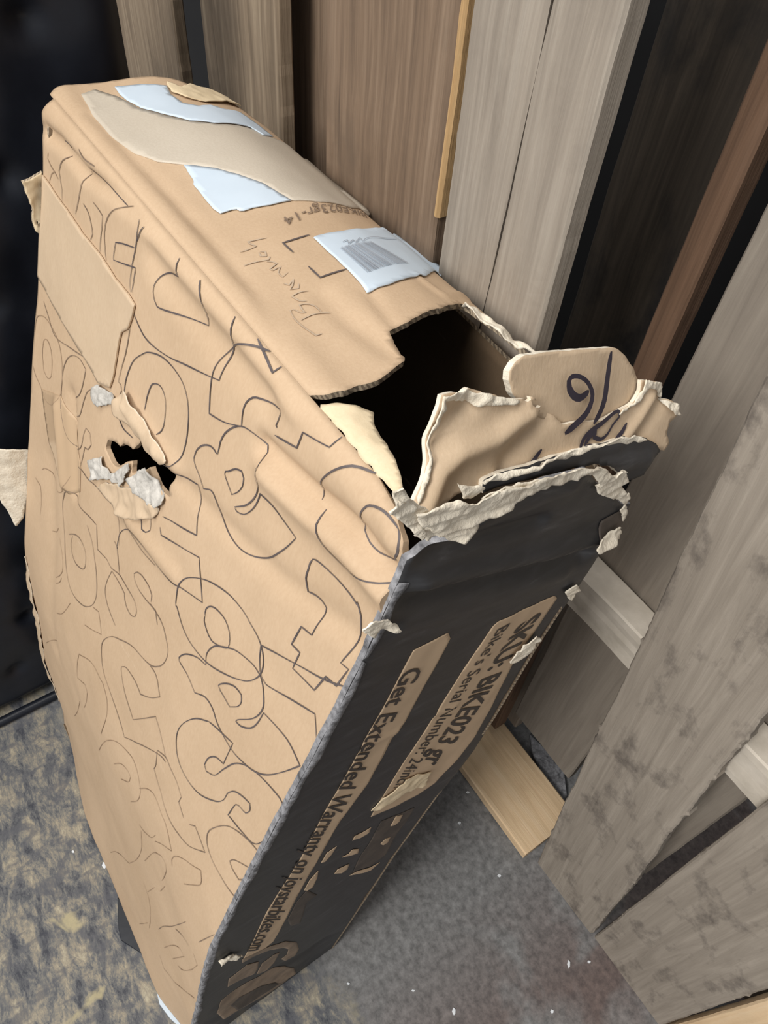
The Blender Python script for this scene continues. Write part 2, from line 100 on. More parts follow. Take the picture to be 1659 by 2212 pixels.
'PENCIL': [[[(0.3411,0.069),(0.3394,0.0627),(0.3378,0.0543),(0.3422,0.0552),(0.3465,0.0576),(0.3477,0.0484),(0.3472,0.0431)]],[[(0.3542,0.0562),(0.3573,0.0596),(0.3628,0.0578),(0.3605,0.054),(0.3554,0.055)]],[[(0.3649,0.0597),(0.368,0.0571),(0.3655,0.0484),(0.3647,0.0379)]],[[(0.3691,0.0545),(0.3722,0.058),(0.3761,0.0599),(0.3795,0.0521),(0.3827,0.0529),(0.3816,0.06),(0.3882,0.0545),(0.3951,0.0543),(0.3919,0.0605)]],[[(0.402,0.0511),(0.4068,0.0534),(0.4021,0.0599),(0.4081,0.0556),(0.4118,0.0517),(0.4143,0.0572),(0.4094,0.0603)]],[[(0.4205,0.0616),(0.4187,0.0547),(0.4201,0.0486),(0.4279,0.0506),(0.4306,0.0549)]],[[(0.4502,0.064),(0.4484,0.0574),(0.4469,0.0496),(0.4487,0.04)],[(0.4478,0.0577),(0.4386,0.0572),(0.4332,0.0525),(0.4323,0.0482),(0.4389,0.0469),(0.4423,0.0474),(0.4407,0.0445),(0.4346,0.0421),(0.4347,0.0392),(0.444,0.0369),(0.4551,0.0373),(0.4691,0.0407),(0.4693,0.0453)]]],
'LABELS': {'barcode':[(0.3579,0.1018),(0.3542,0.1327),(0.3459,0.1601),(0.3314,0.1908),(0.2879,0.2493),(0.3108,0.2552),(0.3347,0.2585),(0.3588,0.2594),(0.3766,0.2587),(0.3719,0.2459),(0.4213,0.1764),(0.4309,0.1493),(0.4385,0.1242),(0.4421,0.1003),(0.4187,0.1009),(0.3877,0.1016)],'upper':[(0.02,0.0667),(0.0271,0.0889),(0.0364,0.1146),(0.0593,0.1088),(0.0826,0.1119),(0.0897,0.1261),(0.0827,0.1423),(0.0873,0.156),(0.0769,0.1798),(0.0994,0.1861),(0.1294,0.1924),(0.1408,0.1743),(0.1288,0.1643),(0.1309,0.147),(0.1346,0.1248),(0.1246,0.1005),(0.103,0.084),(0.0795,0.0705),(0.0557,0.0658),(0.0392,0.0642)],'lower':[(0.1984,0.0604),(0.2035,0.0624),(0.2068,0.0662),(0.2215,0.0813),(0.2387,0.0929),(0.2622,0.1056),(0.2818,0.111),(0.2977,0.115),(0.2981,0.0956),(0.2958,0.0797),(0.296,0.0691),(0.2896,0.0681),(0.2885,0.0541),(0.2791,0.0524),(0.2526,0.0541),(0.2335,0.0551),(0.2296,0.0577),(0.2157,0.0592)]},
'TAPE': [(0.0222,0.032),(0.0156,0.0481),(0.0415,0.0619),(0.0774,0.069),(0.104,0.0836),(0.1256,0.1),(0.1358,0.1243),(0.1307,0.1633),(0.1311,0.1973),(0.113,0.2482),(0.1714,0.2492),(0.2311,0.2527),(0.2446,0.2495),(0.2885,0.1892),(0.3003,0.1432),(0.2969,0.1155),(0.2614,0.106),(0.238,0.0933),(0.2207,0.0816),(0.206,0.0665),(0.1842,0.0436),(0.1586,0.0324),(0.1175,0.0266),(0.0687,0.0269)],
'TOPHOLE': [(0.5176,0.0074),(0.5215,0.0115),(0.5268,0.0192),(0.5292,0.0285),(0.5273,0.0371),(0.529,0.0452),(0.5292,0.0524),(0.5275,0.0627),(0.525,0.0719),(0.522,0.082),(0.5115,0.0828),(0.5019,0.0842),(0.4896,0.0894),(0.4881,0.0954),(0.4861,0.1083),(0.48,0.1261),(0.4745,0.1487),(0.4596,0.1861),(0.4202,0.251),(0.4703,0.2005),(0.4484,0.2546),(0.4956,0.2096),(0.5173,0.198),(0.4962,0.2489)],
'TOPOUT': [(-0.0123,0.0115),(-0.0044,0.0388),(0.0061,0.0729),(0.0225,0.1055),(0.0314,0.1178),(0.0446,0.1314),(0.0312,0.1454),(0.0368,0.1618)],
'STRIP': [(0.5266,-0.0246),(0.5143,-0.0053),(0.5245,0.0039),(0.5304,0.0096),(0.5371,0.0162),(0.5404,0.0202),(0.5483,0.0206),(0.5599,0.0178),(0.5737,0.017),(0.588,0.0148),(0.6079,0.0116),(0.6233,0.0086),(0.6259,0.0036),(0.6138,0.0019),(0.6013,0.0017),(0.5849,0.0018),(0.5583,0.0022),(0.5362,-0.0088)],
'SKU14': [(0.2847,0.2087),(0.3208,0.0939),(0.3039,0.1971),(0.3325,0.0925)],
'BARQ': [(0.382,0.1122),(0.3723,0.1518),(0.4033,0.1715),(0.4218,0.113)],
'SCRIB': [[(0.3742,0.1199),(0.3711,0.1265),(0.3777,0.1235),(0.3715,0.1323),(0.3764,0.1314),(0.3668,0.1428),(0.3742,0.1403),(0.3664,0.1508),(0.3592,0.1696),(0.3565,0.1802),(0.3489,0.1997)]],
'CRT': [(0.0675,0.0228,0.2107,0.0284,0.008,-0.003),(0.2107,0.0284,0.3003,0.0303,0.008,-0.003),(0.3003,0.0303,0.3951,0.0275,0.008,-0.003),(0.3951,0.0275,0.4582,0.0169,0.008,-0.003),(0.4425,0.1029,0.4846,0.0957,0.006,-0.002),(0.4308,0.0698,0.4696,0.0701,0.01,-0.003),(0.4696,0.0701,0.5108,0.0783,0.01,-0.003),(0.4249,0.1658,0.4521,0.173,0.004,0.002),(0.4521,0.173,0.4195,0.2472,0.004,0.002)],
'LAB1': [(0.0454,1.0262),(0.0458,1.0347),(0.0777,1.0388),(0.0841,1.0282),(0.0841,0.9739),(0.0849,0.9052),(0.0785,0.8867),(0.0771,0.8009),(0.0628,0.7351),(0.0595,0.6466),(0.0557,0.5286),(0.0537,0.372),(0.0449,0.3628),(0.0075,0.3859),(0.0115,0.5505),(0.0271,0.6755),(0.0311,0.7847),(0.0378,0.8807),(0.0418,0.9523)],
'LAB2': [(0.1347,1.0161),(0.139,1.0212),(0.169,1.0211),(0.2101,1.0185),(0.2168,1.0127),(0.2176,0.9731),(0.2155,0.9158),(0.2323,0.8203),(0.2384,0.7577),(0.2309,0.7113),(0.2145,0.6698),(0.1935,0.6632),(0.1613,0.6664),(0.1171,0.6816),(0.1157,0.7436),(0.1206,0.7987),(0.1264,0.8816),(0.1293,0.9584)],
'SCUFF': [(0.1099,0.7069),(0.1169,0.7312),(0.1301,0.736),(0.1426,0.7393),(0.1394,0.7523),(0.157,0.7458),(0.1845,0.7282),(0.1883,0.7064),(0.1942,0.6873),(0.1816,0.694),(0.1624,0.7018),(0.1478,0.7029),(0.1334,0.6904)],
'SHADE_ORANGE': [(0.2061,1.0909),(0.2053,1.1124),(0.2226,1.1168),(0.2322,1.1163),(0.2422,1.0995),(0.2395,1.0867),(0.2239,1.0869)],
'ENDTOP': [(-0.0007,1.1693),(0.0279,1.1606),(0.0488,1.173),(0.0593,1.1793),(0.0975,1.1852),(0.14,1.1832),(0.1639,1.1637),(0.2242,1.1238),(0.2402,1.1339)],
'LOGO': [[(0.0056,0.3897),(0.0289,0.3741),(0.0559,0.3531),(0.0827,0.3221),(0.1125,0.2674),(0.1262,0.2173),(0.1281,0.1758),(0.1105,0.1838),(0.0955,0.2203),(0.104,0.226),(0.1001,0.2591),(0.0854,0.2905),(0.0559,0.3341),(0.0286,0.3559),(0.0095,0.3637)],[(-0.0038,0.3215),(0.0221,0.3346),(0.0437,0.3055),(0.0495,0.2611),(0.0481,0.237),(0.0233,0.2606),(0.0008,0.2755)],[(0.0534,0.2793),(0.072,0.285),(0.083,0.2748),(0.0826,0.2288),(0.0731,0.2092),(0.0535,0.2261)],[(0.0006,0.1418),(0.0022,0.1991),(0.0211,0.2153),(0.0494,0.2067),(0.0851,0.1741),(0.1208,0.1327),(0.1452,0.0852),(0.1602,0.0243),(0.1482,-0.0037),(0.1182,-0.0075),(0.0804,0.0151),(0.0417,0.0436),(0.016,0.0917)]],
'LOGOIN': [[(0.0238,0.1316),(0.0366,0.146),(0.0727,0.1226),(0.1103,0.0812),(0.1276,0.0454),(0.1151,0.0326),(0.0829,0.0497),(0.0478,0.0697)]],
'ICONS': [[(0.1059,0.6344),(0.1053,0.6471),(0.1177,0.6417),(0.13,0.6427),(0.1323,0.6251),(0.1198,0.6242)],[(0.1035,0.5872),(0.115,0.5858),(0.1167,0.5966),(0.1303,0.5833),(0.1338,0.5658),(0.1178,0.5757)],[(0.1081,0.5338),(0.1099,0.5453),(0.1245,0.5401),(0.1295,0.5371),(0.1334,0.5144),(0.1255,0.5123)],[(0.1725,0.5981),(0.1708,0.6277),(0.1847,0.6173),(0.1879,0.5936),(0.1819,0.5907)],[(0.1754,0.5423),(0.1807,0.5529),(0.1921,0.543),(0.1943,0.5232),(0.186,0.5261)],[(0.1469,0.4724),(0.1623,0.4689),(0.1915,0.4458),(0.2103,0.4409),(0.1977,0.4258),(0.172,0.4482)],[(0.063,0.5431),(0.0638,0.5731),(0.0712,0.593),(0.0772,0.5615),(0.0778,0.5328),(0.0705,0.5307)],[(0.0676,0.6201),(0.0682,0.6468),(0.0801,0.6517),(0.0801,0.6291),(0.0751,0.6136)]],
'BROWN': [[(0.1523,0.4783),(0.1455,0.5377),(0.1465,0.5898),(0.1449,0.6409),(0.2042,0.6166),(0.2076,0.5784),(0.2059,0.5269),(0.2105,0.4636),(0.1894,0.4523)],[(0.0591,0.4505),(0.0599,0.5076),(0.0699,0.5333),(0.097,0.4795),(0.0814,0.4755),(0.0952,0.3752),(0.0741,0.4015)]],
'TXT': {'SKU':[(0.178,0.9949),(0.158,0.7673),(0.206,1.0006),(0.1959,0.7304)],'SER':[(0.1438,1.0087),(0.1268,0.7431),(0.1586,1.0097),(0.1508,0.7198)],'GET':[(0.0459,1.0105),(0.0067,0.4243),(0.0685,1.0012),(0.0378,0.368)]},
'LIP': [(0.0611,0.0537),(0.0764,0.0549),(0.1013,0.0551),(0.1324,0.055),(0.1647,0.0548),(0.1913,0.0544),(0.2109,0.0538),(0.2309,0.0491),(0.2497,0.0404),(0.2561,0.0335),(0.2452,0.0271),(0.2384,0.0172),(0.2205,0.0164),(0.2022,0.028),(0.1865,0.0368),(0.1697,0.0413),(0.1416,0.0422),(0.1104,0.0441),(0.0773,0.0453),(0.0618,0.0451)],
'TANF': [(0.0079,0.045),(0.0093,0.051),(0.015,0.0646),(0.0178,0.0737),(0.0198,0.083),(0.0224,0.0956),(0.0266,0.1042),(0.0278,0.1109),(0.037,0.111),(0.0434,0.1092),(0.0481,0.1109),(0.0547,0.1087),(0.0665,0.1058),(0.0824,0.1009),(0.0934,0.098),(0.1026,0.0985),(0.1134,0.0949),(0.1173,0.0864),(0.096,0.0981),(0.1116,0.095),(0.1185,0.0847),(0.1292,0.0821),(0.1372,0.0751),(0.1585,0.0723),(0.1781,0.0706),(0.1978,0.0723),(0.2149,0.0774),(0.223,0.0856),(0.2226,0.0934),(0.235,0.09),(0.2476,0.0874),(0.254,0.0803),(0.2532,0.0741),(0.2624,0.0718),(0.2731,0.0674),(0.2797,0.0579),(0.2692,0.0521),(0.2668,0.0431),(0.272,0.0354),(0.2665,0.0316),(0.2499,0.0349),(0.1895,0.0451),(0.114,0.0472),(0.0808,0.0473),(0.0453,0.0474),(0.0291,0.0422),(0.0157,0.0418)],
'NINE': [(0.0869,0.1102),(0.0874,0.1159),(0.0921,0.121),(0.1001,0.1244),(0.1196,0.1236),(0.1547,0.1216),(0.1864,0.1194),(0.1961,0.1171),(0.2055,0.1108),(0.2171,0.1019),(0.2249,0.0925),(0.2286,0.0824),(0.2206,0.0732),(0.2034,0.0681),(0.1835,0.0654),(0.151,0.0678),(0.1255,0.0786),(0.1015,0.0919),(0.092,0.1015)],
'NINEPEN': [[(0.1592,0.0945),(0.1552,0.0923),(0.1505,0.091),(0.1441,0.0931),(0.1385,0.0986),(0.1371,0.1043),(0.1397,0.1066),(0.1457,0.1062),(0.1535,0.1028),(0.1599,0.0972),(0.1635,0.091),(0.1622,0.0839),(0.1575,0.0782),(0.1484,0.0732),(0.1382,0.0685)],[(0.1787,0.1185),(0.1781,0.1083),(0.1777,0.0971),(0.1772,0.0857),(0.1736,0.0772),(0.1677,0.0702)]],
'TANPEN': [[(0.1566,0.0534),(0.1592,0.0605),(0.1661,0.0651),(0.1784,0.0688),(0.192,0.0742),(0.1976,0.0737),(0.1984,0.0697),(0.1911,0.0649),(0.1868,0.0596),(0.1793,0.0567),(0.1708,0.06),(0.1727,0.0639),(0.1655,0.061),(0.1614,0.055),(0.1719,0.0538)],[(0.2094,0.0634),(0.2036,0.0574),(0.195,0.052)],[(0.1174,0.0615),(0.1117,0.0566),(0.1055,0.0515)]],
'TORN': [(0.004,[(-0.0205,1.2031),(-0.0129,1.2027),(-0.0024,1.2044),(0.0075,1.205),(0.021,1.1999),(0.0321,1.2011),(0.0459,1.2023),(0.0633,1.201),(0.0796,1.2011),(0.0844,1.1932),(0.0689,1.1913),(0.0587,1.1862),(0.0538,1.1795),(0.0397,1.1826),(0.0358,1.1773),(0.0333,1.1707),(0.0259,1.1674),(0.0155,1.1697),(0.0026,1.1787),(-0.0052,1.1871),(-0.0137,1.1925)]),(0.002,[(0.0298,1.1983),(0.0431,1.1997),(0.0627,1.1993),(0.0891,1.1983),(0.1176,1.1972),(0.1346,1.1931),(0.1491,1.1866),(0.1681,1.175),(0.1728,1.179),(0.1853,1.1734),(0.1976,1.1597),(0.1945,1.1549),(0.2107,1.1415),(0.2173,1.1407),(0.2194,1.1289),(0.1992,1.1415),(0.174,1.1531),(0.1605,1.1607),(0.1539,1.1715),(0.1378,1.1836),(0.13,1.1878),(0.1117,1.189),(0.0834,1.1904),(0.0583,1.1894),(0.0449,1.187),(0.0352,1.1873)]),(0.003,[(-0.0393,1.221),(-0.034,1.222),(-0.0247,1.2108),(-0.0154,1.199),(-0.0057,1.1832),(-0.0049,1.1757),(-0.0165,1.1871),(-0.029,1.1992),(-0.0394,1.2086),(-0.0348,1.2099)]),(0.002,[(0.0067,1.2137),(0.0142,1.21),(0.0217,1.21),(0.0271,1.2069),(0.026,1.2011),(0.0209,1.1989),(0.0134,1.202)]),(0.004,[(0.0187,1.2174),(0.0323,1.217),(0.0536,1.2172),(0.078,1.2178),(0.1073,1.2186),(0.1305,1.2181),(0.1564,1.2145),(0.1759,1.208),(0.1677,1.2084),(0.1394,1.2127),(0.1101,1.2147),(0.0822,1.2145),(0.0554,1.214),(0.0344,1.2129),(0.0212,1.2124)]),(0.002,[(0.1947,1.0974),(0.2047,1.1016),(0.2203,1.1026),(0.2308,1.1028),(0.2451,1.0823),(0.2378,1.0794),(0.2191,1.0881),(0.2026,1.0903)]),(0.002,[(0.2194,1.1212),(0.218,1.1306),(0.2279,1.1209),(0.2327,1.1102),(0.2328,1.1061)]),(0.002,[(0.1987,0.9381),(0.2047,0.9528),(0.2125,0.9661),(0.2304,0.9489),(0.2268,0.9309),(0.2129,0.9272),(0.1995,0.9287)]),(0.001,[(-0.0348,1.2143),(-0.0232,1.2096),(-0.0082,1.1979),(0.0067,1.1793),(0.0027,1.1706),(-0.0088,1.1777),(-0.0232,1.1954)]),(0.002,[(-0.0212,1.098),(-0.0149,1.1049),(0.0014,1.0971),(0.0147,1.0831),(-0.0014,1.089),(-0.007,1.0838)]),(0.001,[(-0.0411,0.4835),(-0.0276,0.4821),(0.0006,0.4262),(-0.0162,0.4432),(-0.0332,0.4577)]),(0.002,[(0.2168,1.0236),(0.2271,1.0313),(0.2379,1.02),(0.2352,1.0051)])],
'TORNTOP1': [(0.462,0.186),(0.47,0.192),(0.484,0.196),(0.497,0.204),(0.512,0.212),(0.53,0.226),(0.545,0.229),(0.535,0.214),(0.522,0.202),(0.505,0.192),(0.488,0.186),(0.472,0.178)],
'TORNTOP2': [(0.026,0.118),(0.043,0.128),(0.028,0.145),(0.026,0.165),(0.028,0.19),(0.05,0.195),(0.058,0.172),(0.075,0.142),(0.068,0.122),(0.052,0.112)],
'FAR1': [(-0.0224,1.0765),(-0.0127,1.0826),(-0.0012,1.0878),(-0.0003,1.0626),(-0.0061,1.0174),(-0.0109,1.0214),(-0.0162,1.0523)],
'FAR2': [(-0.0746,0.7053),(-0.0533,0.7066),(-0.0332,0.7008),(-0.0391,0.6109),(-0.049,0.5705),(-0.0592,0.5521),(-0.0674,0.5847),(-0.081,0.6213)],
'FRINGE': [[(0.0278,0.1109),(0.037,0.111),(0.0434,0.1092),(0.0481,0.1109),(0.0547,0.1087),(0.0665,0.1058),(0.0824,0.1009),(0.0934,0.098),(0.0846,0.0968),(0.0671,0.0983),(0.0569,0.1),(0.0518,0.1032),(0.0341,0.1068),(0.0295,0.1072)],[(0.223,0.0856),(0.2226,0.0934),(0.235,0.09),(0.2476,0.0874),(0.254,0.0803),(0.2532,0.0741),(0.2427,0.0828),(0.2318,0.0852),(0.218,0.076),(0.2008,0.071),(0.1978,0.0723),(0.2149,0.0774)],[(0.2532,0.0741),(0.2624,0.0718),(0.2731,0.0674),(0.2797,0.0579),(0.2721,0.0591),(0.2609,0.0656)],[(0.0224,0.0956),(0.0266,0.1042),(0.0278,0.1109),(0.0309,0.1093),(0.029,0.1015),(0.0248,0.0916),(0.0221,0.0826),(0.0194,0.0722),(0.0151,0.0608),(0.0101,0.0495),(0.0078,0.0488),(0.0135,0.0649),(0.0178,0.0737),(0.0198,0.083)]],
'CLEAR': [(0.0368,0.8338),(0.1024,0.8702),(0.1527,0.8571),(0.1806,0.8241),(0.1855,0.7906),(0.1513,0.7559),(0.1156,0.7467),(0.0705,0.7712)],
'FLAP_CREASE': [(0.0164,0.0429,0.0282,0.0654,0.008,0.007),(0.0282,0.0654,0.0438,0.0734,0.008,0.007),(0.0438,0.0734,0.0732,0.0765,0.008,0.007),(0.0732,0.0765,0.0904,0.0837,0.008,0.007),(0.0904,0.0837,0.1039,0.0866,0.008,0.007),(0.0235,0.0847,0.0425,0.0969,0.008,-0.005),(0.0425,0.0969,0.0502,0.1016,0.008,-0.005),(0.1209,0.0835,0.1051,0.0746,0.008,-0.005),(0.1051,0.0746,0.0861,0.0587,0.008,-0.005),(0.2383,0.0764,0.2258,0.0606,0.006,0.004),(0.2258,0.0606,0.2092,0.0511,0.006,0.004),(0.254,0.074,0.2415,0.0633,0.008,-0.004),(0.2415,0.0633,0.2282,0.0502,0.008,-0.004)],
}

# ------------------------------------------------------------------ helpers
def link_mesh(name, verts, faces, mats, parent=None, fmat=None, smooth=True):
    me = bpy.data.meshes.new(name)
    me.from_pydata([tuple(map(float, v)) for v in verts], [], [tuple(map(int, f)) for f in faces])
    for m in (mats if isinstance(mats, (list, tuple)) else [mats]):
        me.materials.append(m)
    if fmat is not None:
        me.polygons.foreach_set('material_index', np.asarray(fmat, dtype=np.int32))
    if smooth:
        sm = np.ones(len(me.polygons), dtype=bool)
        if fmat is not None: sm &= np.asarray(fmat) != 2
        me.polygons.foreach_set('use_smooth', sm)
    me.update()
    o = bpy.data.objects.new(name, me)
    COL.objects.link(o)
    if parent is not None:
        o.parent = parent
    return o
def tag(o, label=None, cat=None, group=None, kind=None):
    if label: o['label'] = label
    if cat: o['category'] = cat
    if group: o['group'] = group
    if kind: o['kind'] = kind
    return o
def empty(name, loc=(0, 0, 0)):
    o = bpy.data.objects.new(name, None)
    o.empty_display_size = 0.05
    COL.objects.link(o)
    o.location = loc
    return o
_tab = np.random.RandomState(11).rand(256, 256)
def vnoise(x, y, seed=0):
    x = np.asarray(x, float) + seed * 17.31
    y = np.asarray(y, float) + seed * 9.77
    xi, yi = np.floor(x).astype(int), np.floor(y).astype(int)
    fx, fy = x - xi, y - yi
    fx, fy = fx * fx * (3 - 2 * fx), fy * fy * (3 - 2 * fy)
    g = lambda i, j: _tab[i % 256, j % 256]
    return ((g(xi, yi) * (1 - fx) + g(xi + 1, yi) * fx) * (1 - fy)
            + (g(xi, yi + 1) * (1 - fx) + g(xi + 1, yi + 1) * fx) * fy) * 2 - 1
def fnoise(x, y, seed=0, oct=3):
    r, s = 0, 1.0
    for k in range(oct):
        r = r + s * vnoise(np.asarray(x) * 2 ** k, np.asarray(y) * 2 ** k, seed + k)
        s *= 0.5
    return r
def inside(px, py, poly):
    n = len(poly)
    c = np.zeros(np.shape(px), bool)
    j = n - 1
    for i in range(n):
        xi, yi = poly[i]; xj, yj = poly[j]
        cond = ((yi > py) != (yj > py))
        with np.errstate(divide='ignore', invalid='ignore'):
            xx = (xj - xi) * (py - yi) / (yj - yi if yj != yi else 1e-12) + xi
        c ^= cond & (px < xx)
        j = i
    return c
def nearest(px, py, polys):
    bd = np.full(np.shape(px), 1e9); bx = np.array(px, float); by = np.array(py, float)
    for poly in polys:
        for i in range(len(poly)):
            x0, y0 = poly[i]; x1, y1 = poly[(i + 1) % len(poly)]
            dx, dy = x1 - x0, y1 - y0
            l2 = dx * dx + dy * dy
            if l2 < 1e-14: continue
            u = np.clip(((px - x0) * dx + (py - y0) * dy) / l2, 0, 1)
            qx, qy = x0 + u * dx, y0 + u * dy
            d = np.hypot(px - qx, py - qy)
            m = d < bd
            bd = np.where(m, d, bd); bx = np.where(m, qx, bx); by = np.where(m, qy, by)
    return bx, by, bd
def rough_poly(poly, amp, step, seed):
    out = []
    n = len(poly)
    k = 0
    for i in range(n):
        p, q = np.array(poly[i]), np.array(poly[(i + 1) % n])
        m = max(1, int(np.hypot(*(q - p)) / step))
        for j in range(m):
            r = p + (q - p) * j / m
            k += 1
            out.append((r[0] + amp * vnoise(k * 0.73, 3.1, seed), r[1] + amp * vnoise(k * 0.73, 8.7, seed + 5)))
    return out
def sheet(name, outer, holes, cell, S, thick, mats, parent=None, label=None, smooth=True):
    """A bent sheet with an outline and holes; S maps (u, v, offset) to points; gets real thickness."""
    polys = [outer] + list(holes)
    P = np.array(outer)
    u0, v0 = P.min(0); u1, v1 = P.max(0)
    nu, nv = max(2, int(math.ceil((u1 - u0) / cell))), max(2, int(math.ceil((v1 - v0) / cell)))
    us, vs = np.linspace(u0, u1, nu + 1), np.linspace(v0, v1, nv + 1)
    cu, cv = np.meshgrid((us[:-1] + us[1:]) / 2, (vs[:-1] + vs[1:]) / 2, indexing='ij')
    keep = inside(cu, cv, outer)
    for h in holes: keep &= ~inside(cu, cv, h)
    ii, jj = np.where(keep)
    idx = -np.ones((nu + 1, nv + 1), int)
    quads = np.stack([ii * (nv + 1) + jj, (ii + 1) * (nv + 1) + jj, (ii + 1) * (nv + 1) + jj + 1, ii * (nv + 1) + jj + 1], 1)
    used = np.unique(quads)
    remap = -np.ones((nu + 1) * (nv + 1), int); remap[used] = np.arange(len(used))
    quads = remap[quads]
    U, V = us[used // (nv + 1)].copy(), vs[used % (nv + 1)].copy()
    ed = {}
    for q in quads.tolist():
        for a, b in ((q[0], q[1]), (q[1], q[2]), (q[2], q[3]), (q[3], q[0])):
            if (b, a) in ed: del ed[(b, a)]
            else: ed[(a, b)] = 1
    bnd = np.unique(np.array(list(ed.keys())).ravel())
    bx, by, bd = nearest(U[bnd], V[bnd], polys)
    ok = bd < cell * 1.6
    U[bnd[ok]], V[bnd[ok]] = bx[ok], by[ok]
    top = S(U, V, 0.0)
    bot = S(U, V, -thick)
    n = len(U)
    verts = np.vstack([top, bot])
    flip = OUTSIGN(S, U, V, top)
    faces, fm = [], []
    for q in quads.tolist():
        a = q if not flip else q[::-1]
        faces.append(a); fm.append(0)
        faces.append([x + n for x in a[::-1]]); fm.append(1)
    for (a, b) in ed:
        f = [b, a, a + n, b + n]
        faces.append(f if not flip else f[::-1]); fm.append(2)
    mm = list(mats) if isinstance(mats, (list, tuple)) else [mats]
    while len(mm) < 3: mm.append(mm[-1])
    o = link_mesh(name, verts, faces, mm, parent, fm, smooth)
    if label: o['label'] = label
    return o
def OUTSIGN(S, U, V, top):
    i = len(U) // 2
    u, v = U[i:i + 1], V[i:i + 1]
    e = 1e-4
    p, pu, pv, po = S(u, v, 0.0)[0], S(u + e, v, 0.0)[0], S(u, v + e, 0.0)[0], S(u, v, e)[0]
    return float(np.dot(np.cross(pu - p, pv - p), po - p)) < 0
def smooth_line(pts, corner=50, step=0.004):
    P = [np.array(p, float) for p in pts]
    n = len(P)
    if n < 3:
        m = max(2, int(np.hypot(*(P[1] - P[0])) / step))
        return [P[0] + (P[1] - P[0]) * k / m for k in range(m + 1)]
    sharp = [True] + [False] * (n - 2) + [True]
    for i in range(1, n - 1):
        a, b = P[i] - P[i - 1], P[i + 1] - P[i]
        c = np.dot(a, b) / (np.linalg.norm(a) * np.linalg.norm(b) + 1e-12)
        sharp[i] = math.degrees(math.acos(max(-1, min(1, c)))) > corner
    closed = np.hypot(*(P[0] - P[-1])) < 1e-6
    out = []
    for i in range(n - 1):
        p1, p2 = P[i], P[i + 1]
        p0 = p1 * 2 - p2 if sharp[i] else P[i - 1]
        p3 = p2 * 2 - p1 if sharp[i + 1] else P[i + 2]
        if closed and i == 0: p0 = P[-2]
        if closed and i == n - 2: p3 = P[1]
        m = max(2, int(np.hypot(*(p2 - p1)) / step))
        for k in range(m):
            t = k / m
            out.append(0.5 * (2 * p1 + (p2 - p0) * t + (2 * p0 - 5 * p1 + 4 * p2 - p3) * t * t + (3 * p1 - p0 - 3 * p2 + p3) * t ** 3))
    out.append(P[-1])
    return out
def strokes(name, lines, S, width, mat, parent, off=0.0009, corner=50, label=None):
    """Flat pen lines laid on a surface."""
    verts, faces = [], []
    for pts in lines:
        L = smooth_line(pts, corner)
        n = len(L)
        A = np.array(L)
        d = np.gradient(A, axis=0)
        d /= (np.linalg.norm(d, axis=1, keepdims=True) + 1e-12)
        nrm = np.stack([-d[:, 1], d[:, 0]], 1)
        w = width * (0.85 + 0.25 * np.sin(np.arange(n) * 0.31))
        w[0] *= 0.5; w[-1] *= 0.5
        l, r = A + nrm * w[:, None] / 2, A - nrm * w[:, None] / 2
        b = len(verts)
        for p in np.vstack([S(l[:, 0], l[:, 1], off), S(r[:, 0], r[:, 1], off)]): verts.append(p)
        for i in range(n - 1):
            faces.append((b + i, b + i + 1, b + n + i + 1, b + n + i))
    o = link_mesh(name, verts, faces, mat, parent)
    if label: o['label'] = label
    return o
def text_shape(body, bold=0.0):
    cu = bpy.data.curves.new('tmp', 'FONT')
    cu.body = body
    cu.resolution_u = 3
    cu.offset = bold
    o = bpy.data.objects.new('tmp', cu)
    COL.objects.link(o)
    dg = bpy.context.evaluated_depsgraph_get()
    me = bpy.data.meshes.new_from_object(o.evaluated_get(dg))
    V = np.array([v.co[:2] for v in me.vertices]); Fc = [list(p.vertices) for p in me.polygons]
    bpy.data.objects.remove(o); bpy.data.curves.remove(cu); bpy.data.meshes.remove(me)
    return V, Fc
def text_on(name, body, quad, S, mat, parent, off=0.0011, capline=True, bold=0.0):
    """Lettering; quad = baseline start, baseline end, cap start, cap end in surface coordinates."""
    V, Fc = text_shape(body, bold)
    u = (V[:, 0] - V[:, 0].min()) / (V[:, 0].max() - V[:, 0].min())
    v = V[:, 1] / 0.69
    q = [np.array(p) for p in quad]
    base = q[0][None] * (1 - u)[:, None] + q[1][None] * u[:, None]
    cap = q[2][None] * (1 - u)[:, None] + q[3][None] * u[:, None]
    P = base * (1 - v)[:, None] + cap * v[:, None]
    return link_mesh(name, S(P[:, 0], P[:, 1], off), Fc, mat, parent, smooth=False)

# ------------------------------------------------------------------ materials
def new_mat(name):
    m = bpy.data.materials.new(name)
    m.use_nodes = True
    nt = m.node_tree
    return m, nt, nt.nodes['Principled BSDF']
def N(nt, t, **kw):
    n = nt.nodes.new(t)
    for k, v in kw.items():
        if k in n.inputs: n.inputs[k].default_value = v
        else: setattr(n, k, v)
    return n
def coords(nt, scale=(1, 1, 1), rnd=True, rot=(0, 0, 0)):
    tc = N(nt, 'ShaderNodeTexCoord')
    mp = N(nt, 'ShaderNodeMapping')
    mp.inputs['Scale'].default_value = scale
    mp.inputs['Rotation'].default_value = rot
    nt.links.new(tc.outputs['Object'], mp.inputs['Vector'])
    if rnd:
        oi = N(nt, 'ShaderNodeObjectInfo')
        mu = N(nt, 'ShaderNodeMath', operation='MULTIPLY'); mu.inputs[1].default_value = 37.0
        nt.links.new(oi.outputs['Random'], mu.inputs[0])
        ad = N(nt, 'ShaderNodeVectorMath', operation='ADD')
        nt.links.new(mp.outputs[0], ad.inputs[0]); nt.links.new(mu.outputs[0], ad.inputs[1])
        return ad.outputs[0]
    return mp.outputs[0]
